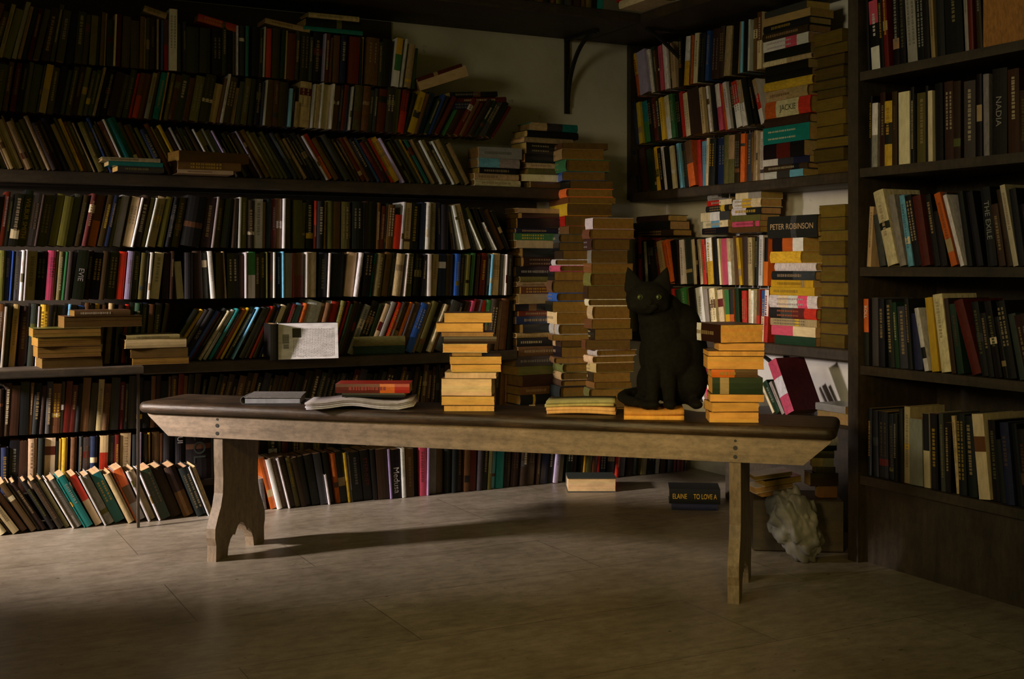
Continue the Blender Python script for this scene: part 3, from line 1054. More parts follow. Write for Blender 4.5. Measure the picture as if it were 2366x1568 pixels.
# bookcase at the right edge
xU = UX + 0.012
MU = dict(wr=(0.14, 0.17), jit=0.006, tmin=0.016, tmax=0.04, fill='xxuuhxxnduxzxx', hr=(0.72, 0.95))
make_row('U5', RIGHT, xU, UZ[4] + 0.001, '2003x6 2012wxk20!/22 2036x10 2048d10 2062x14 2078x14 2093a22!/26 2118x18 2138x14 2155t9!/25 2168x18 2188x40/27 2233a8!/26 2242d10!/26 2256u12',
         [(1990, -4), (2260, -4)], 0.255, 1999, 2268, seed=16, **MU)
make_row('U4', RIGHT, xU, UZ[3] + 0.001, '2006x8 2017aw13!/20 2032u12 2044yxy18!/20 2064u12 2080c25!/22 2107x8 2116v22!/21 2140x6 2146c10!/215 2160x18 2182u20 2205u16 2228h26!/22 2258x12 2276a13!/23 2292x34!/235 2330u26'.replace('/215', '/21').replace('/235', '/24'),
         [(1990, 0), (2366, 0)], 0.235, 2001, 2400, seed=17, texts={2292: ('NADIA', 'a', 0.4, 0.0)}, **MU)
make_row('U3', RIGHT, xU, UZ[2] + 0.001, '2000l9!/19@5 2036c24!/24@-20 2076a15!@-17 2098q12/22 2116x16 2132d20! 2158x14 2188o15!@-24 2206h10!@-24 2222w9!@-25 2238x12 2256x16 2280x22!@-10 2318u12 2338c12!@-17/23 2356x16',
         [(1990, -14), (2366, -14)], 0.225, 2000, 2400, seed=18, texts={2280: ('THE EXILE', 'a', 0.55, 0.08)}, **MU)
make_row('U2', RIGHT, xU, UZ[1] + 0.001, '1999xo11!/21 2014h14 2034x14 2054x14 2078h18!/19 2100x10 2130w10!/19@-17 2144y16!/22@-10 2166c22!/23@-12 2192u10 2222d22!/22@-26 2270x16 2300x16 2330x20',
         [(1990, 0), (2120, -8), (2366, -18)], 0.22, 1999, 2400, seed=19, texts={1999: ('ROLL', 'w', 0.6, 0.3)}, **MU)
make_row('U1', RIGHT, xU, UZ[0] + 0.001, '2076x8 2085l13! 2102a30!/20 2136cx14!/22 2154x16 2178h10 2200l8!@-7 2212x18 2236x20 2262c26!@-9/24 2292x16 2322n20 2350x14',
         [(1990, 0), (2160, -2), (2366, -10)], 0.235, 2004, 2400, seed=20, **MU)

# ---------------------------------------------------------------- lying books and piles
# two piles on the deeper board at the left
zt = pile('P1', BACK, 4.46, S2 + 0.003, [(94, 236, 24, 'm', 'f'), (86, 234, 25, 'm', 'f'), (84, 232, 22, 'u', 'f'), (76, 234, 20, 'v', 'f')], jy=3, wd=0.15, seed=1, hard=False)
zt = pile('P1', BACK, 4.47, zt, [(146, 328, 26, 'm', 'f', 0.05), (170, 300, 13, 'm', 's', 0.0)], jy=2, wd=0.13, seed=2, hard=False)
zt = pile('P2', BACK, 4.46, S2 + 0.003, [(308, 438, 16, 'm', 'f'), (304, 436, 22, 'u', 'f'), (288, 430, 20, 'l', 's'), (292, 415, 10, 't', 's')], jy=3, wd=0.14, seed=3, hard=False)
# two cloth volumes at the middle shelf front
pile('P3', BACK, 4.585, S2 + 0.001, [(818, 935, 20, 'z'), (820, 936, 22, 'v')], jy=2, wd=0.13, seed=4, hard=True)
# lying on the leaning row of the upper shelf
zt = pile('P4', BACK, 4.50, S1 + 0.001, [(270, 378, 12, 'h'), (250, 376, 10, 'e'), (237, 371, 9, 'l')], jy=2, seed=5, wd=0.14)
zt = pile('P5', BACK, 4.49, S1 + 0.001, [(412, 540, 9, 'l'), (410, 556, 18, 'm'), (404, 572, 24, 'm', 's', 0.12)], jy=2, wd=0.16, seed=6, hard=False)
# crossed books under the overhead shelf
for (pl, pr, py, tp, ch, rl) in ((455, 548, 57, 17, 'r', -0.20), (330, 384, 32, 14, 't', -0.26), (612, 716, 60, 12, 'l', -0.13)):
    u_, Z_ = BACK.hit(pl, yB)
    pile('P6', BACK, yB, zat(py, Z_), [(pl, pr, tp, ch)], jy=1, seed=pl, roll=-rl)
pile('P6', BACK, yB, 1.866, [(700, 838, 10, 'e'), (706, 834, 20, 'x'), (714, 830, 12, 'l')], jy=1, seed=77)
u_, Z_ = BACK.hit(1020, 4.60)
pile('P7', BACK, 4.60, 1.70, [(968, 1086, 26, 'l')], jy=1, seed=7, roll=-0.34)
pile('P7', BACK, 4.60, 1.735, [(962, 1072, 9, 'd')], jy=1, seed=8, roll=-0.36)
pile('P7', BACK, 4.60, 1.60, [(1040, 1140, 16, 'n'), (1050, 1170, 12, 'd'), (1040, 1150, 12, 'x')], jy=2, seed=9, roll=-0.08)
# piles at the right end of the upper shelf
pile('Q1', BACK, 4.59, S1 + 0.001, [(1094, 1202, 14, 'c'), (1093, 1198, 14, 'l'), (1108, 1190, 14, 'x'), (1104, 1200, 21, 'aq'), (1108, 1206, 26, 'a')], jy=3, seed=10)
pile('Q2', BACK, 4.59, S1 + 0.001, [(1225, 1306, 14, 'm'), (1208, 1301, 16, 'c'), (1222, 1310, 14, 'v'), (1218, 1306, 12, 'l'), (1210, 1300, 20, 'x'), (1212, 1312, 26, 'x'), (1208, 1324, 12, 'l'), (1214, 1336, 16, 'x'), (1226, 1334, 18, 'ehl')], jy=4, seed=11)
# column standing under the upper shelf
zz = 0.271
rn = random.Random(3)
c3 = [('m', 20), ('u', 24), ('x', 26), ('m', 20), ('u', 30), ('v', 22), ('h', 26), ('m', 24), ('x', 22), ('t', 12), ('x', 22), ('n', 20), ('d', 14), ('x', 18), ('l', 26), ('m', 18), ('t', 12), ('v', 14),
      ('x', 26), ('u', 24), ('x', 22), ('c', 20), ('g', 18), ('n', 12), ('x', 26), ('u', 14), ('l', 12), ('yl', 24), ('x', 24), ('h', 12)]
pile('Q3', BACK, 4.58, zz, [(1196 + rn.randint(-6, 8), 1302 + rn.randint(-8, 8), int(t_ * 0.92), c_) for c_, t_ in c3], jy=5, seed=12, wd=0.13, zmax=1.225)
# tall column whose page heads face the room
c4 = []
cols4 = 'uumxutvmxumalxbmxkwuxhmrymoxbgtmrxuowlx'
zc = 0
for k, c_ in enumerate(cols4):
    lean_ = math.sin(k * 0.33) * 9 + k * 0.9
    w_ = rn.randint(76, 98)
    pl = int(1304 + lean_ + rn.randint(-5, 6))
    c4.append((pl, pl + w_, rn.choice([14, 18, 20, 24, 28]), c_, 'h', -0.27))
pile('Q4', BACK, 4.43, zz, c4, jy=6, seed=13, zmax=1.49)
cap4 = ['umxvmutlamxmlcuvmaumwxmqv']
c5 = []
for k, c_ in enumerate(cap4[0]):
    c5.append((1388 + rn.randint(-4, 6), 1472 + rn.randint(-8, 8), rn.choice([14, 16, 22, 26, 30]), c_, 'h', -0.25))
pile('Q5', BACK, 4.31, zz, c5, jy=6, seed=14, zmax=1.17)
pile('Q6', BACK, 4.62, S1 + 0.001, [(1344, 1424, 14, 'm'), (1348, 1420, 12, 'v'), (1358, 1426, 13, 'l'), (1352, 1428, 14, 'c'), (1340, 1408, 9, 'o'), (1342, 1424, 14, 'c'), (1344, 1422, 15, 'l')], jy=4, seed=15) if False else None
# stacks on the right wall shelves: spines out, and behind them blocks of page edges
xS = 3.14
zt = pile('K1', RIGHT, xS, SM + 0.001, [(1764, 1860, 16, 'qhw'), (1766, 1866, 13, 'u'), (1764, 1868, 15, 'nhw'), (1762, 1862, 34, 'xdx'), (1764, 1870, 38, 'e'), (1768, 1868, 20, 'u'), (1768, 1876, 38, 'rcco'),
                                       (1770, 1870, 24, 'tl'), (1768, 1876, 20, 'y')], jy=3, seed=16, texts={6: ('JACKIE', 'h', 0.36, -0.02)}, wd=0.12)
zt = pile('K1', RIGHT, xS, zt, [(1770, 1872, 16, 'x'), (1768, 1868, 20, 'x'), (1766, 1872, 12, 'lc'), (1766, 1872, 22, 'x'), (1764, 1868, 24, 'wkww'), (1764, 1866, 18, 'u'), (1766, 1868, 16, 'x'), (1764, 1870, 18, 't'), (1766, 1866, 16, 'h')], jy=3, seed=17, wd=0.12)
pile('K2', RIGHT, xS + 0.02, SM + 0.001, [(1880 + rn.randint(-10, 8), 1956 + rn.randint(-8, 3), t_, 'u', 'f') for t_ in (28, 30, 24, 26, 34, 28, 20, 22, 28, 26, 24, 30)], jy=3, seed=18, wd=0.11)
pile('L1', RIGHT, xS, SN + 0.001, [(1790, 1885, 20, 'z'), (1782, 1886, 22, 'ck'), (1782, 1884, 16, 'l'), (1780, 1886, 24, 'rdhx'), (1780, 1886, 28, 'wkwcw'), (1778, 1886, 18, 'y'), (1780, 1884, 16, 'y'), (1784, 1886, 20, 'hx'),
                                   (1790, 1890, 18, 'w'), (1780, 1854, 26, 'y'), (1784, 1858, 30, 'wox'), (1776, 1886, 50, 'x')], jy=3, seed=19, texts={11: ('PETER ROBINSON', 'l', 0.27, 0.0)}, wd=0.12)
pile('L3', RIGHT, xS + 0.01, SN + 0.42, [(1812, 1894, 12, 'm', 'f'), (1806, 1888, 26, 'y', 's')], jy=3, seed=20, wd=0.11)
pile('L2', RIGHT, xS + 0.02, SN + 0.001, [(1892 + rn.randint(-5, 8), 1956 + rn.randint(-6, 3), t_, 'u', 'f') for t_ in (30, 26, 34, 28, 30, 36, 26, 30, 24, 30, 28)], jy=3, seed=21, wd=0.11)
# short stacks lying on the lower right row
zt = pile('N3', RIGHT, xR, 1.078, [(1690, 1755, 13, 'm'), (1692, 1756, 12, 'k'), (1690, 1756, 14, 'v'), (1692, 1758, 16, 'xw'), (1694, 1760, 20, 'cyw'), (1700, 1758, 14, 'ac')], jy=2, seed=22, wd=0.11)
zt = pile('N4', RIGHT, xR, 1.078, [(1622, 1684, 14, 'x'), (1624, 1684, 15, 'cqc'), (1620, 1684, 20, 'hwc'), (1632, 1684, 14, 'x'), (1634, 1690, 12, 'cr'), (1636, 1688, 14, 'a')], jy=2, seed=23, wd=0.11, roll=-0.02)
pile('N5', RIGHT, xR, 1.078, [(1468, 1552, 14, 'u'), (1464, 1548, 18, 'x'), (1472, 1544, 14, 'u')], jy=4, seed=24, wd=0.11)

# books by the bare plaster under the lower right shelf
shelf('low_cabinet', 3.02, XR - 0.002, 2.95, yr(1676, 3.02), 0.365, 0.364, 'low dark chest against the right wall behind the right end of the bench', cat='cabinet', mats=[M_SHELFY])
uc, _ = VIEW.hit(1842, 4.02)
cr = shelf('crate', -0.145, 0.145, -0.09, 0.09, 0.172, 0.17, 'low dark crate on the floor behind the right bench leg', cat='crate')
cr.matrix_world = Matrix.Translation(VIEW.p(uc, 4.06, 0)) @ Matrix.Rotation(-YAW - 0.1, 4, 'Z')
xP = 3.07
make_row('W', RIGHT, xP, 0.366, '1784c6!@-46/13 1793z12@-46/14 1806a8!@-44/14 1817kwk24!@-36/22', [(1780, -46), (1830, -36)], 0.19, 1780, 1842, hr=(0.9, 1.0), fill='zxh', seed=25, wr=(0.14, 0.15), jit=0.004)
pile('W2', RIGHT, xP, 0.366, [(1888, 1958, 26, 'm', 'f'), (1884, 1956, 16, 'a', 's')], jy=3, seed=26, wd=0.13)
make_row('W3', RIGHT, xP, 0.366, '1625w6!@-40/12 1634k8@-30/15', [(1600, -30), (1660, -30)], 0.13, 1612, 1655, seed=27, fill='xh', wr=(0.11, 0.12), jit=0.004)

# ---------------------------------------------------------------- things on the bench
ZB = ZT + 0.0006
zt = pile('BS', VIEW, 3.665, ZB, [(1025, 1142, 14, 'm', 'f'), (1020, 1143, 21, 'm', 'f'), (1022, 1140, 40, 'm', 'f'), (1029, 1149, 14, 'l', 'f'), (1040, 1155, 18, 'm', 'f'), (1037, 1157, 18, 'm', 'f'),
                                  (1043, 1112, 8, 'm', 'f'), (1024, 1128, 20, 'c', 'f'), (1024, 1146, 16, 'u', 's'), (1019, 1140, 10, 'd', 'f'), (1008, 1118, 21, 'm', 'f'), (1024, 1135, 23, 'm', 'f')],
          jy=5, wd=0.115, seed=30, hard=False)
for b_ in BOOKS:
    if b_['row'] == 'BS' and b_['order'] in (0, 1, 2, 4, 5, 7, 10, 11):
        b_['page'] = lin((0.93, 0.72, 0.40))
zt = pile('BT', VIEW, 3.395, ZB, [(1642, 1756, 25, 'm', 'f', -0.06), (1641, 1752, 22, 'm', 'f', 0.05), (1645, 1770, 18, 'm', 'f', -0.04), (1648, 1764, 38, 'z', 's', -0.02), (1646, 1752, 18, 'mo', 's', 0.0),
                                  (1638, 1768, 30, 'm', 'f', -0.03), (1638, 1768, 12, 'm', 'f', 0.02), (1662, 1768, 18, 'u', 'f', 0.02), (1640, 1748, 42, 'u', 'h', 0.22)], jy=3, wd=0.12, seed=31, hard=False)
for b_ in BOOKS:
    if b_['row'] == 'BT':
        b_['page'] = lin((0.90, 0.66, 0.34))

# lying on the floor
pile('FL', VIEW, 5.04, 0.001, [(1311, 1424, 32, 'h', 'f')], jy=1, wd=0.15, seed=32, hard=True)
u_, Z_ = VIEW.hit(1600, 4.02)
zt = pile('FB', VIEW, 4.66, 0.001, [(1556, 1660, 14, 'n', 's', -0.10), (1551, 1668, 34, 'x', 's', -0.10)], jy=0, wd=0.16, seed=33, hard=True, texts={1: ('ELAINE     TO LOVE A', 'y', 0.36, 0.0)})
zt = pile('FS', VIEW, 4.0, 0.174, [(1890, 1934, 26, 'm', 's'), (1870, 1936, 30, 'u', 's'), (1884, 1930, 14, 'h', 's'), (1878, 1928, 20, 'al', 's'), (1880, 1930, 16, 'x', 's'), (1872, 1932, 12, 'z', 's'), (1880, 1936, 20, 'wl', 's'), (1884, 1930, 12, 'y', 's')],
          jy=10, wd=0.09, seed=34)
pile('FM', VIEW, 4.0, 0.185, [(1752, 1836, 8, 'y', 'f'), (1736, 1830, 14, 'wk', 'f'), (1760, 1850, 14, 'm', 'f'), (1740, 1830, 10, 'w', 'f')], jy=14, wd=0.14, seed=35, roll=0.12, hard=False)

# ---------------------------------------------------------------- the book shown from its back cover
def special_book(name, label, T, Wd, H, mtx, cover, spine=None, page=None, cat='book', hard=True, group=None):
    bk = dict(T=T, W=Wd, H=H, hard=hard, seed=5, rgb=cover, bands=[(0.0, spine)] if spine else [], marks=False, mark_rgb=cover, page=page)
    c, p, _ = book_meshes(bk)
    r = tag(link(name, None, mtx=mtx), label, cat, group)
    for nm, m_, mt in (('cover', c, M_GLOSS), ('page_block', p, M_PAGE)):
        o = link(nm, m_.mesh(nm, [mt])); o.parent = r
    return r


# stands on its long edge: local -x face (back cover) turned to the room
u0, Z0 = BACK.hit(645, 4.50)
u1, _ = BACK.hit(778, 4.50)
Hh = (u1 - u0)
Wd_ = 0.137
T_ = 0.026
# local z (height) runs left to right, local y (spine at 0) hangs down from the spine at the top
mt = (Matrix.Translation((u0 - 0.002, 4.502, S2 + 0.002)) @ Matrix.Rotation(math.radians(-9), 4, 'Z') @ Matrix.Rotation(math.radians(-7), 4, 'X')
      @ Matrix(((0, 0, 1, 0), (1, 0, 0, 0), (0, -1, 0, Wd_), (0, 0, 0, 1))) @ Matrix.Translation((T_ / 2, 0, 0)))
bb = special_book('hardback_book', 'hardback propped on its side on the shelf, showing a white back cover with barcode', T_, Wd_, Hh, mt,
                  lin((0.97, 0.96, 0.98)), lin((0.10, 0.10, 0.10)))
pm = MB()
X0 = -T_ / 2 - 0.0006


def mark(z0, z1, y0, y1, c):
    pm.add([(X0, y0, z0), (X0, y1, z0), (X0, y1, z1), (X0, y0, z1)], [(0, 3, 2, 1)], c)


mark(Hh * .235, Hh * .38, Wd_ * .14, Wd_ * .40, lin((0.20, 0.19, 0.18)))
rr = random.Random(2)
q = Wd_ * .31
while q < Wd_ * .56:
    w_ = rr.uniform(0.0006, 0.0018)
    mark(Hh * .07, Hh * .18, q, q + w_, lin((0.12, 0.12, 0.12)))
    q += w_ + rr.uniform(0.0005, 0.0013)
q = Wd_ * .59
while q < Wd_ * .71:
    w_ = rr.uniform(0.0005, 0.0014)
    mark(Hh * .085, Hh * .175, q, q + w_, lin((0.15, 0.15, 0.15)))
    q += w_ + rr.uniform(0.0005, 0.0013)
for k in range(27):
    z_ = Hh * (.25 + .70 * k / 27)
    y_ = Wd_ * ((.44 if z_ < Hh * .39 else .14) + rr.uniform(0, .02))
    while y_ < Wd_ * .93:
        l_ = rr.uniform(0.003, 0.011)
        mark(z_, z_ + 0.0014, y_, min(y_ + l_, Wd_ * .95), lin((0.56, 0.53, 0.52)))
        y_ += l_ + 0.0014
o = link('back_cover_print', pm.mesh('back_cover_print', [M_PRINT])); o.parent = bb

# dark paperback standing beside it
special_book('paperback_book', 'black paperback standing left of the white back cover on the middle shelf', 0.030, 0.12, 0.137,
             BACK and (Matrix.Translation(BACK.p(BACK.hit(634, 4.49)[0], 4.49, S2 + 0.001)) @ Matrix.Rotation(math.radians(-2), 4, 'Z')), lin((0.09, 0.085, 0.08)), hard=False)


def sheets(name, label, cat, frame, px0, px1, v0, v1, zfun, n, col, th=0.0012, mat=None, nu=14, group=None, yaw=0.0):
    """loose bowed leaves lying on each other, one child per leaf"""
    u0, _ = frame.hit(px0, v0)
    u1, _ = frame.hit(px1, v0)
    root = tag(link(name, None), label, cat, group)
    root.matrix_world = Matrix.Translation(frame.p((u0 + u1) / 2, (v0 + v1) / 2, 0)) @ Matrix.Rotation(frame.rz + yaw, 4, 'Z')
    hw, hd = (u1 - u0) / 2, (v1 - v0) / 2
    rnd = random.Random(int(px0))
    for k in range(n):
        mb = MB()
        dx, dy = rnd.uniform(-0.004, 0.004), rnd.uniform(-0.004, 0.004)
        top, bot = [], []
        for i in range(nu + 1):
            t = i / nu
            x = -hw + 2 * hw * t + dx
            for yy in (-hd + dy, hd + dy):
                z = zfun(t, k, (yy + hd) / (2 * hd))
                top.append((x, yy, z + th)); bot.append((x, yy, z))
        v = top + bot
        m_ = len(top)
        f = []
        for i in range(nu):
            a = i * 2
            f += [(a, a + 2, a + 3, a + 1), (m_ + a + 1, m_ + a + 3, m_ + a + 2, m_ + a), (a, m_ + a, m_ + a + 2, a + 2), (a + 1, a + 3, m_ + a + 3, m_ + a + 1)]
        f += [(0, 1, m_ + 1, m_), (2 * nu, m_ + 2 * nu, m_ + 2 * nu + 1, 2 * nu + 1)]
        c = col[k % len(col)]
        mb.add(v, f, lin(c))
        o = link('page_leaves', mb.mesh('page_leaves', [mat or M_PAGE], True)); o.parent = root
    return root


bow = lambda a, b: (lambda t: a * math.sin(math.pi * t) + b * (2 * t - 1) ** 2)
# open magazine with pale bowed leaves
sheets('magazine', 'open white magazine with bowed pages on the bench, under the red book', 'magazine', VIEW, 706, 955, 3.70, 3.875,
       lambda t, k, y: ZB + 0.001 + k * 0.0052 + 0.012 * math.exp(-((t - 0.42) / 0.2) ** 2) + 0.010 * max(0, t - 0.86) / 0.14, 4,
       [(0.86, 0.84, 0.90), (0.84, 0.82, 0.88), (0.60, 0.56, 0.56), (0.70, 0.67, 0.68)], th=0.005)
# things under and on the magazine
zt = pile('BM', VIEW, 3.70, ZB, [(830, 880, 7, 'y', 'f')], jy=6, wd=0.04, seed=40, hard=False) if False else None
zt = pile('BR', VIEW, 3.75, ZB + 0.0225 + 0.012, [(790, 935, 9, 'x', 's', 0.0), (775, 946, 21, 'roddd', 's', 0.0)], jy=0, wd=0.115, seed=41, hard=False)
# grey notebook, cover lifted off its leaves
root = tag(link('notebook', None), 'small grey cloth notebook lying on the bench left of the magazine', 'notebook')
un, Zn = VIEW.hit(637, 3.93)
root.matrix_world = Matrix.Translation(VIEW.p(un, 3.93, ZB)) @ Matrix.Rotation(-YAW + math.radians(2), 4, 'Z')
w2, d2 = 0.090, 0.062
mb = MB(); mb.box(-w2, w2, -d2, d2, 0, 0.0025, lin((0.30, 0.30, 0.32)))
o = link('bottom_cover', mb.mesh('bottom_cover', [M_CLOTH])); o.parent = root
mb = MB(); mb.box(-w2 + 0.002, w2 - 0.004, -d2 + 0.003, d2 - 0.003, 0.0025, 0.017, lin((0.62, 0.62, 0.66)))
o = link('page_block', mb.mesh('page_block', [M_PAGE])); o.parent = root
mb = MB()
tc = [(-w2, -d2, 0.020), (w2, -d2, 0.019), (w2, d2, 0.024), (-w2 + 0.01, d2, 0.025)]
mb.add(tc + [(x, y, z + 0.003) for x, y, z in tc], [(3, 2, 1, 0), (4, 5, 6, 7), (0, 1, 5, 4), (1, 2, 6, 5), (2, 3, 7, 6), (3, 0, 4, 7)], lin((0.52, 0.50, 0.50)))
o = link('top_cover', mb.mesh('top_cover', [M_CLOTH])); o.parent = root
mb = MB()
for k in range(8):
    a0 = math.radians(90 + 180 * k / 8); a1 = math.radians(90 + 180 * (k + 1) / 8)
    for (ra, rb) in ((0.011, 0.0125),):
        v = [(-w2 + r_ * math.cos(a), y, 0.0115 + r_ * math.sin(a)) for a in (a0, a1) for r_ in (ra, rb) for y in (-d2, d2)]
        mb.add(v, [(0, 1, 5, 4), (2, 6, 7, 3), (0, 4, 6, 2), (1, 3, 7, 5)], lin((0.42, 0.41, 0.42)))
o = link('rounded_spine', mb.mesh('rounded_spine', [M_CLOTH], True)); o.parent = root

# open booklets before the corner columns, and those the cat sits on
sheets('booklet', 'open old booklet with curled pages on the bench, left of the cat', 'booklet', VIEW, 1266, 1425, 3.585, 3.71,
       lambda t, k, y: ZB + 0.001 + k * 0.0095 + 0.004 * math.sin(math.pi * t) * (1 - k * 0.2) + (0.006 if k > 1 else 0) * t, 4,
       [(0.85, 0.66, 0.42), (0.86, 0.68, 0.46), (0.70, 0.66, 0.44), (0.62, 0.60, 0.42)], th=0.0085, yaw=-0.12)
sheets('booklet', 'yellowed booklet lying open under the sitting cat', 'booklet', VIEW, 1450, 1588, 3.455, 3.66,
       lambda t, k, y: ZB + 0.0008 + k * 0.0125 + (0.008 * max(0, t - 0.55) * k), 2,
       [(0.90, 0.66, 0.30), (0.78, 0.55, 0.26)], th=0.0115, yaw=-0.10)

# crumpled pale plastic bag on the floor behind the right leg
import bmesh
bm = bmesh.new()
bmesh.ops.create_icosphere(bm, subdivisions=5, radius=1.0)
from mathutils import noise as mn
for v in bm.verts:
    p = v.co.copy()
    k = 0.85 + 0.2 * mn.noise(p * 1.7) + 0.40 * abs(mn.noise(p * 2.3 + Vector((3, 1, 2)))) + 0.13 * abs(mn.noise(p * 6.5)) + 0.06 * abs(mn.noise(p * 15))
    v.co = Vector((p.x * 0.085 * k, p.y * 0.055 * k, max(-0.11, p.z * 0.11 * k + p.x * -0.05)))
me = bpy.data.meshes.new('plastic_bag'); bm.to_mesh(me); bm.free()
me.polygons.foreach_set('use_smooth', [True] * len(me.polygons))
me.materials.append(plain('crumpled_pale_plastic', (0.20, 0.195, 0.19), 0.55, 0, 9, 0.6))
ub, _ = VIEW.hit(1826, 3.95)
o = link('plastic_bag', me)
o.matrix_world = Matrix.Translation(VIEW.p(ub, 3.86, 0.111)) @ Matrix.Rotation(-YAW, 4, 'Z')
tag(o, 'crumpled pale bag on the floor behind the right bench leg', 'bag')
# cardboard box in the top corner of the bookcase
yb0, yb1 = yr(2366 + 60, xU), yr(2272, xU)
bxo = tag(link('cardboard_box', None), 'brown cardboard box on the bookcase, top right corner of the view', 'box')
bxo.location = (xU + 0.13, (yb0 + yb1) / 2, UZ[4] + 0.001)
hw_ = abs(yb1 - yb0) / 2
mb = MB(); mb.box(-0.13, 0.13, -hw_, hw_, 0, 0.15, lin((0.62, 0.42, 0.20)))
o = link('carton', mb.mesh('carton', [M_CLOTH])); o.parent = bxo
mb = MB(); mb.box(-0.134, 0.134, -hw_ - 0.003, hw_ + 0.003, 0.150, 0.195, lin((0.56, 0.40, 0.22)))
o = link('lid', mb.mesh('lid', [M_CLOTH])); o.parent = bxo

# books on the overhead shelf where it meets the corner
make_row('T1', BACK, 4.40, 2.031, '1120m10 1175v14 1240m14 1280v12 1350v12 1380e10', [(1000, 3), (1400, 3)], 0.19, 900, 1395, seed=50, fill='uxvumh')
pile('T2', RIGHT, 2.78, 2.031, [(1432, 1500, 18, 'c', 's', 0.0), (1424, 1478, 12, 'r', 's')], jy=3, seed=51, wd=0.12)
make_row('T3', RIGHT, 2.78, 2.031, '1510w14!@-60/16 1528w12!@-60/16 1545c10@-55/16', [(1500, -55), (1640, -30)], 0.17, 1506, 1640, seed=52, wr=(0.11, 0.12))

# ---------------------------------------------------------------- choose the books that show largest and build them
ROWN = {
    'A': "lowest row, upper back shelf", 'B': "middle row, upper back shelf", 'C': "top row, upper back shelf",
    'D': "lowest row, middle back shelf", 'E': "middle row, middle back shelf", 'F': "top row, middle back shelf",
    'G1': "behind the floor row, lower tier", 'G2': "behind the floor row, upper tier",
    'H': "floor row left of the bench leg", 'I': "floor row seen under the bench",
    'R1': "lowest row, upper right-wall shelf", 'R2': "middle row, upper right-wall shelf", 'R3': "top row, upper right-wall shelf",
    'N1': "lower row, shelf behind the cat", 'N2': "upper row, shelf behind the cat",
    'U1': "bottom shelf of right bookcase", 'U2': "second shelf up, right bookcase", 'U3': "third shelf up, right bookcase",
    'U4': "fourth shelf up, right bookcase", 'U5': "top visible shelf, right bookcase",
    'P1': "left pile on the left-edge board", 'P2': "right pile on the left-edge board", 'P3': "pair lying on middle back shelf",
    'P4': "flat pile at upper left shelf", 'P5': "flat pile on upper shelf above the bench end", 'P6': "laid across the topmost back row",
    'P7': "slumped heap right of topmost back row", 'Q1': "short pile at upper shelf's right end", 'Q2': "pile beside the bare wall bracket",
    'Q3': "column under the upper back shelf", 'Q4': "tallest corner column", 'Q5': "column left of the cat",
    'K1': "spine stack, upper right-wall shelf", 'K2': "page-edge stack, upper right-wall shelf", 'L1': "spine stack, shelf behind the cat",
    'L2': "page-edge stack by the bookcase post", 'L3': "atop the spine stack behind the cat", 'N3': "right flat pile above row behind cat",
    'N4': "left flat pile above row behind cat", 'N5': "dark flat pile above the cat's head", 'W': "leaning against lit plaster, right wall ledge",
    'W2': "lying by the bookcase post, right ledge", 'W3': "between the cat and the bench's right pile", 'BS': "book pile mid-bench", 'BT': "bench pile right of the cat",
    'BR': "lying on the open magazine", 'FL': "alone on the floor under the bench", 'FB': "on the floor left of right bench leg", 'FS': "floor stack under the bench's right end",
    'FM': "floor heap behind right bench leg", 'T1': "overhead shelf, back wall", 'T2': "lying on the overhead corner shelf", 'T3': "overhead shelf, right wall",
}
GRP = dict(A='books on the upper back shelf', B='books on the upper back shelf', C='books on the upper back shelf', D='books on the middle back shelf', E='books on the middle back shelf',
           F='books on the middle back shelf', G1='books behind the floor row', G2='books behind the floor row', H='books lined up on the floor', I='books lined up on the floor',
           R1='paperbacks on the right wall', R2='paperbacks on the right wall', R3='paperbacks on the right wall', N1='paperbacks on the right wall', N2='paperbacks on the right wall')


def group_of(row):
    if row in GRP:
        return GRP[row]
    if row[0] == 'U':
        return 'books in the right bookcase'
    if row in ('BS', 'BT'):
        return 'books piled on the bench'
    if row[0] == 'Q':
        return 'books in the corner columns'
    if row in ('K1', 'K2', 'L1', 'L2', 'L3', 'N3', 'N4', 'N5'):
        return 'books stacked on the right wall shelves'
    if row[0] == 'F':
        return 'books lying on the floor'
    if row[0] == 'W':
        return 'books on the right ledge'
    if row[0] == 'T':
        return 'books on the overhead shelf'
    if row[0] == 'P':
        return 'books lying on the back shelves'
    return None


BUILD_ALL = False
NKEEP = 298
# boxes for the sight test
bv, bf, own = [], [], []


def addbox(m, x0, x1, y0, y1, z0, z1, who):
    b = len(bv)
    for x in (x0, x1):
        for y in (y0, y1):
            for z in (z0, z1):
                bv.append(m @ Vector((x, y, z)))
    for f in ((0, 1, 3, 2), (4, 6, 7, 5), (0, 4, 5, 1), (2, 3, 7, 6), (0, 2, 6, 4), (1, 5, 7, 3)):
        bf.append(tuple(b + i for i in f)); own.append(who)


for i, b in enumerate(BOOKS):
    addbox(b['m'], -b['T'] / 2, b['T'] / 2, 0, b['W'], 0, b['H'], i)
addbox(BM, -0.25, 1.93, -0.02, 0.26, 0.388, ZT, -1)
addbox(BM, 0, 0.034, -0.03, 0.28, 0, 0.4, -1)
addbox(BM, 1.64, 1.674, -0.03, 0.28, 0, 0.4, -1)
cu_, _ = VIEW.hit(1545, 3.56)
addbox(Matrix.Translation(VIEW.p(cu_, 3.56, ZT)) @ Matrix.Rotation(-YAW, 4, 'Z'), -0.1, 0.11, -0.08, 0.1, 0, 0.34, -1)
addbox(Matrix.Identity(4), XL, 2.90, 4.38, YB, 1.99, 2.03, -1)
addbox(Matrix.Identity(4), 2.90, XR, 2.95, YB, 1.99, 2.03, -1)
addbox(Matrix.Identity(4), UX, UD, uy1 - 0.045, uy1, 0, 2.3, -1)
tree = BVHTree.FromPolygons(bv, bf)
CP = Vector((0, 0, CAMH))


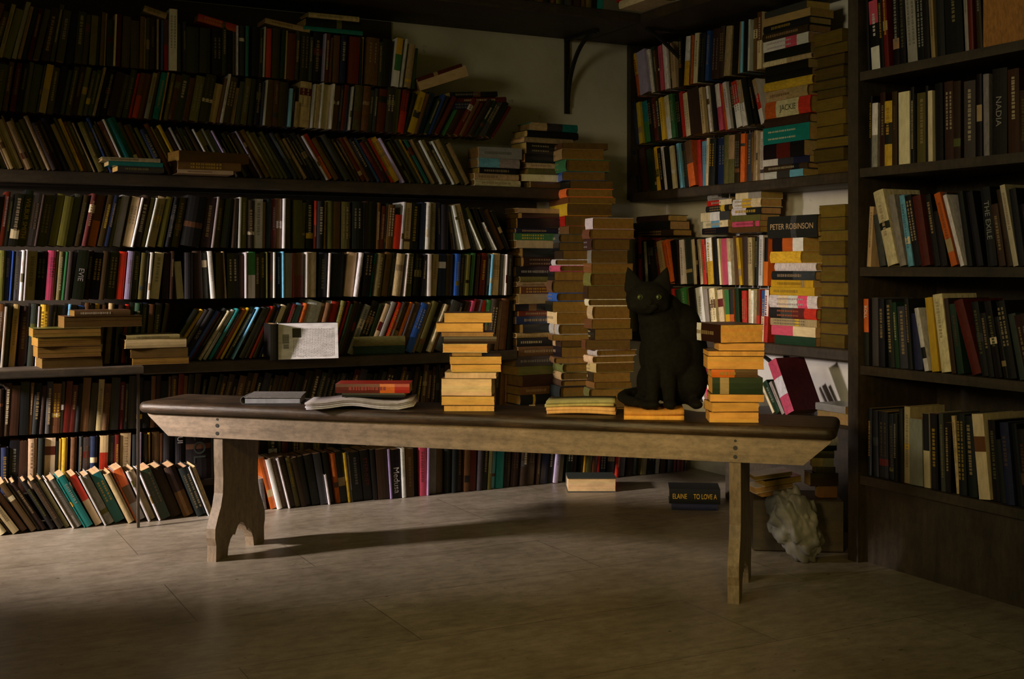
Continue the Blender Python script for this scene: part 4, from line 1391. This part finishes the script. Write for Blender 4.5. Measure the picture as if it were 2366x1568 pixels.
def pix(p):
    q = p - CP
    z = q.dot(ZH)
    return (1183 + FPX * q.dot(XH) / z, HOR - FPX * q.z / z) if z > 0.05 else None


for i, b in enumerate(BOOKS):
    T, Wd, H, m = b['T'], b['W'], b['H'], b['m']
    area_ = 0.0
    fs = [((-T / 2, 0, 0), (T, 0, 0), (0, 0, H)), ((-T / 2, 0, 0), (0, Wd, 0), (0, 0, H)), ((T / 2, 0, 0), (0, Wd, 0), (0, 0, H)),
          ((-T / 2, 0, H), (T, 0, 0), (0, Wd, 0)), ((-T / 2, 0, 0), (T, 0, 0), (0, Wd, 0)), ((-T / 2, Wd, 0), (T, 0, 0), (0, 0, H))]
    best = None
    for o_, a_, c_ in fs:
        o_, a_, c_ = Vector(o_), Vector(a_), Vector(c_)
        P = [pix(m @ (o_ + a_ * s + c_ * t)) for s, t in ((0, 0), (1, 0), (1, 1), (0, 1))]
        if None in P:
            continue
        ar = 0.5 * abs(sum(P[k][0] * P[(k + 1) % 4][1] - P[(k + 1) % 4][0] * P[k][1] for k in range(4)))
        if ar < 4:
            continue
        hit_ = 0
        for s in (0.2, 0.5, 0.8):
            for t in (0.1, 0.3, 0.5, 0.7, 0.9):
                w_ = m @ (o_ + a_ * s + c_ * t)
                p_ = pix(w_)
                if not (0 <= p_[0] <= 2366 and 0 <= p_[1] <= 1568):
                    continue
                d = w_ - CP
                L = d.length
                loc, nrm, idx, dist = tree.ray_cast(CP, d.normalized(), L + 0.01)
                if idx is None or own[idx] == i and dist > L - 0.004:
                    hit_ += 1
        area_ += ar * hit_ / 15
    b['seen'] = area_
order = sorted(range(len(BOOKS)), key=lambda i: -(BOOKS[i]['seen'] * (1.35 if BOOKS[i]['keep'] else 1.0) + (4000 if BOOKS[i]['text'] and BOOKS[i]['seen'] > 150 else 0)))
chosen = set(order[:NKEEP])
print('BOOKS', len(BOOKS), 'seen', sum(b['seen'] > 20 for b in BOOKS), 'cut at', BOOKS[order[NKEEP - 1]]['seen'])

ORD = ['first', 'second', 'third', 'fourth', 'fifth', 'sixth', 'seventh', 'eighth', 'ninth', 'tenth', 'eleventh', 'twelfth', 'thirteenth',
       'fourteenth', 'fifteenth', 'sixteenth', 'seventeenth', 'eighteenth', 'nineteenth', 'twentieth']
rows = {}
for i, b in enumerate(BOOKS):
    rows.setdefault(b['row'], []).append(i)


def colour(b):
    s = []
    for ch in b['ch']:
        nme = PAL[ch][0]
        if nme not in s:
            s.append(nme)
    return ' and '.join(s[:2])


def desc(b):
    t_ = 'thin' if b['T'] < 0.0125 else ('thick' if b['T'] > 0.032 else '')
    face = ''
    return (t_ + ' ' + colour(b)).strip() + ' ' + ('hardback' if b['hard'] else 'paperback')


for rw, ids in rows.items():
    vis = [i for i in ids if BOOKS[i]['seen'] > 12]
    for i in ids:
        b = BOOKS[i]
        if b['label']:
            continue
        ph = ROWN[rw]
        d0 = desc(b)
        same = [j for j in vis if desc(BOOKS[j]) == d0]
        lean = b['lean'] if b['lean'] in ('leaning left', 'leaning right') else ''
        cands = []
        if b['flat']:
            zs_ = sorted(vis if i in vis else vis + [i], key=lambda j: BOOKS[j]['m'].translation.z)
            q_ = zs_.index(i)
            nth = 'lowest' if q_ == 0 else ('topmost' if q_ == len(zs_) - 1 else (ORD[q_] if q_ < 20 else f'{q_ + 1}th'.replace('21th', '21st').replace('22th', '22nd').replace('23th', '23rd')) + ' up')
            th_ = 'thin' if b['T'] < 0.0125 else ('thick' if b['T'] > 0.032 else '')
            if b.get('face') in ('f', 'h') and b['row'] not in ('Q4', 'Q5'):
                b['label'] = f'{th_} book with page edges facing out, {nth}, {ph}'.strip() if len(zs_) > 1 else f'{th_} book with page edges facing out, {ph}'.strip()
            else:
                b['label'] = f'{d0}, {nth}, {ph}' if len(zs_) > 1 else f'{d0}, {ph}'
            continue
        k = vis.index(i) if i in vis else -1
        art = 'the' 
        if len(same) <= 1:
            cands.append(f'{d0}{" " + lean if lean else ""}, {ph}')
        else:
            if not b['flat'] and 0 < k < len(vis) - 1:
                nb = (colour(BOOKS[vis[k - 1]]).split(' and ')[0], colour(BOOKS[vis[k + 1]]).split(' and ')[0])
                uniq = [j for j in same if 0 < vis.index(j) < len(vis) - 1 and
                        (colour(BOOKS[vis[vis.index(j) - 1]]).split(' and ')[0], colour(BOOKS[vis[vis.index(j) + 1]]).split(' and ')[0]) == nb]
                if len(uniq) == 1:
                    cands.append(f'{d0} between {nb[0]} and {nb[1]} ones, {ph}')
            elif b['flat'] and 0 < k < len(vis) - 1:
                nb = (colour(BOOKS[vis[k - 1]]).split(' and ')[0], colour(BOOKS[vis[k + 1]]).split(' and ')[0])
                uniq = [j for j in same if 0 < vis.index(j) < len(vis) - 1 and
                        (colour(BOOKS[vis[vis.index(j) - 1]]).split(' and ')[0], colour(BOOKS[vis[vis.index(j) + 1]]).split(' and ')[0]) == nb]
                if len(uniq) == 1:
                    cands.append(f'{d0} on a {nb[0]} one, below {nb[1]}, {ph}')
            n_ = same.index(i) if i in same else 0
            if b['flat']:
                frm = 'lowest' if n_ == 0 else (ORD[min(n_, 19)] + ' up')
                cands.append(f'{d0}, {frm} of its kind, {ph}')
            else:
                cands.append(f'{ORD[min(n_, 19)]} {d0} from left, {ph}')
        for c_ in cands:
            if len(c_.split()) <= 16:
                b['label'] = c_
                break
        else:
            b['label'] = cands[-1]


def title_mesh(b):
    body, cch, hfrac, off = b['text']
    size = b['T'] * hfrac * 1.35
    tm = text_mesh(body, size)
    xs = [v[0] for v in tm.v]
    wid = max(xs) - min(xs)
    lim = b['H'] * 0.86
    sq = min(1.0, lim / wid)
    cx = (max(xs) + min(xs)) / 2
    bul = (min(0.005, b['T'] * 0.16) if b['hard'] else min(0.0012, b['T'] * 0.08))
    zc_ = b['H'] * (0.5 + off)
    zc_ = max(wid * sq / 2 + 0.004, min(b['H'] - wid * sq / 2 - 0.004, zc_))
    tm.v = [(v[1], -bul - 0.0004 - v[2], zc_ - (v[0] - cx) * sq) for v in tm.v]
    tm.c = [rgb(cch, 0.02)] * len(tm.c)
    return tm


for b in BOOKS:
    if b['row'] == 'BS' and b['order'] in (2, 3):
        b['page'] = lin((0.94, 0.80, 0.62))
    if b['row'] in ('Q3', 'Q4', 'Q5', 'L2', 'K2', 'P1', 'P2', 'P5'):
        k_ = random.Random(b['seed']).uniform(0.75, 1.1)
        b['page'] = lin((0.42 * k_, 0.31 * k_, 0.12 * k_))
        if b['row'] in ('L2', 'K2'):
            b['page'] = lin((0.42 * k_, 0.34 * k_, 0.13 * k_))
    elif b['row'] == 'W' and b['ch'] == 'kwk':
        b['rgb'] = lin((0.34, 0.10, 0.15))
    elif b['row'] in ('H', 'I', 'FL'):
        b['page'] = lin((0.66, 0.53, 0.39)) if b['row'] != 'FL' else lin((0.80, 0.66, 0.48))
rest = MB()
for i, b in enumerate(BOOKS):
    if b['seen'] <= 0.0 and i not in chosen:
        # nothing of it shows: still keep it as support in the merged remainder
        pass
    c, p, t = book_meshes(b)
    if i not in chosen:
        rest.merge(c, b['m'], 1 if b['hard'] else 0)
        rest.merge(p, b['m'], 2)
        if t and b['seen'] > 60:
            rest.merge(t, b['m'], 0)
        continue
    nm = 'hardback_book' if b['hard'] else 'paperback_book'
    r = tag(link(nm, None, mtx=b['m']), b['label'], 'book', group_of(b['row']))
    o = link('cover', c.mesh('cover', [M_CLOTH if b['hard'] else M_GLOSS])); o.parent = r
    o = link('page_block', p.mesh('page_block', [M_PAGE])); o.parent = r
    if b['text']:
        t = title_mesh(b)
    if t:
        o = link('spine_lettering', t.mesh('spine_lettering', [M_PRINT])); o.parent = r
tag(link('books', rest.mesh('books', [M_GLOSS, M_CLOTH, M_PAGE])), 'the many smaller or half-hidden books filling the shelves and corner columns', 'books', kind='stuff')
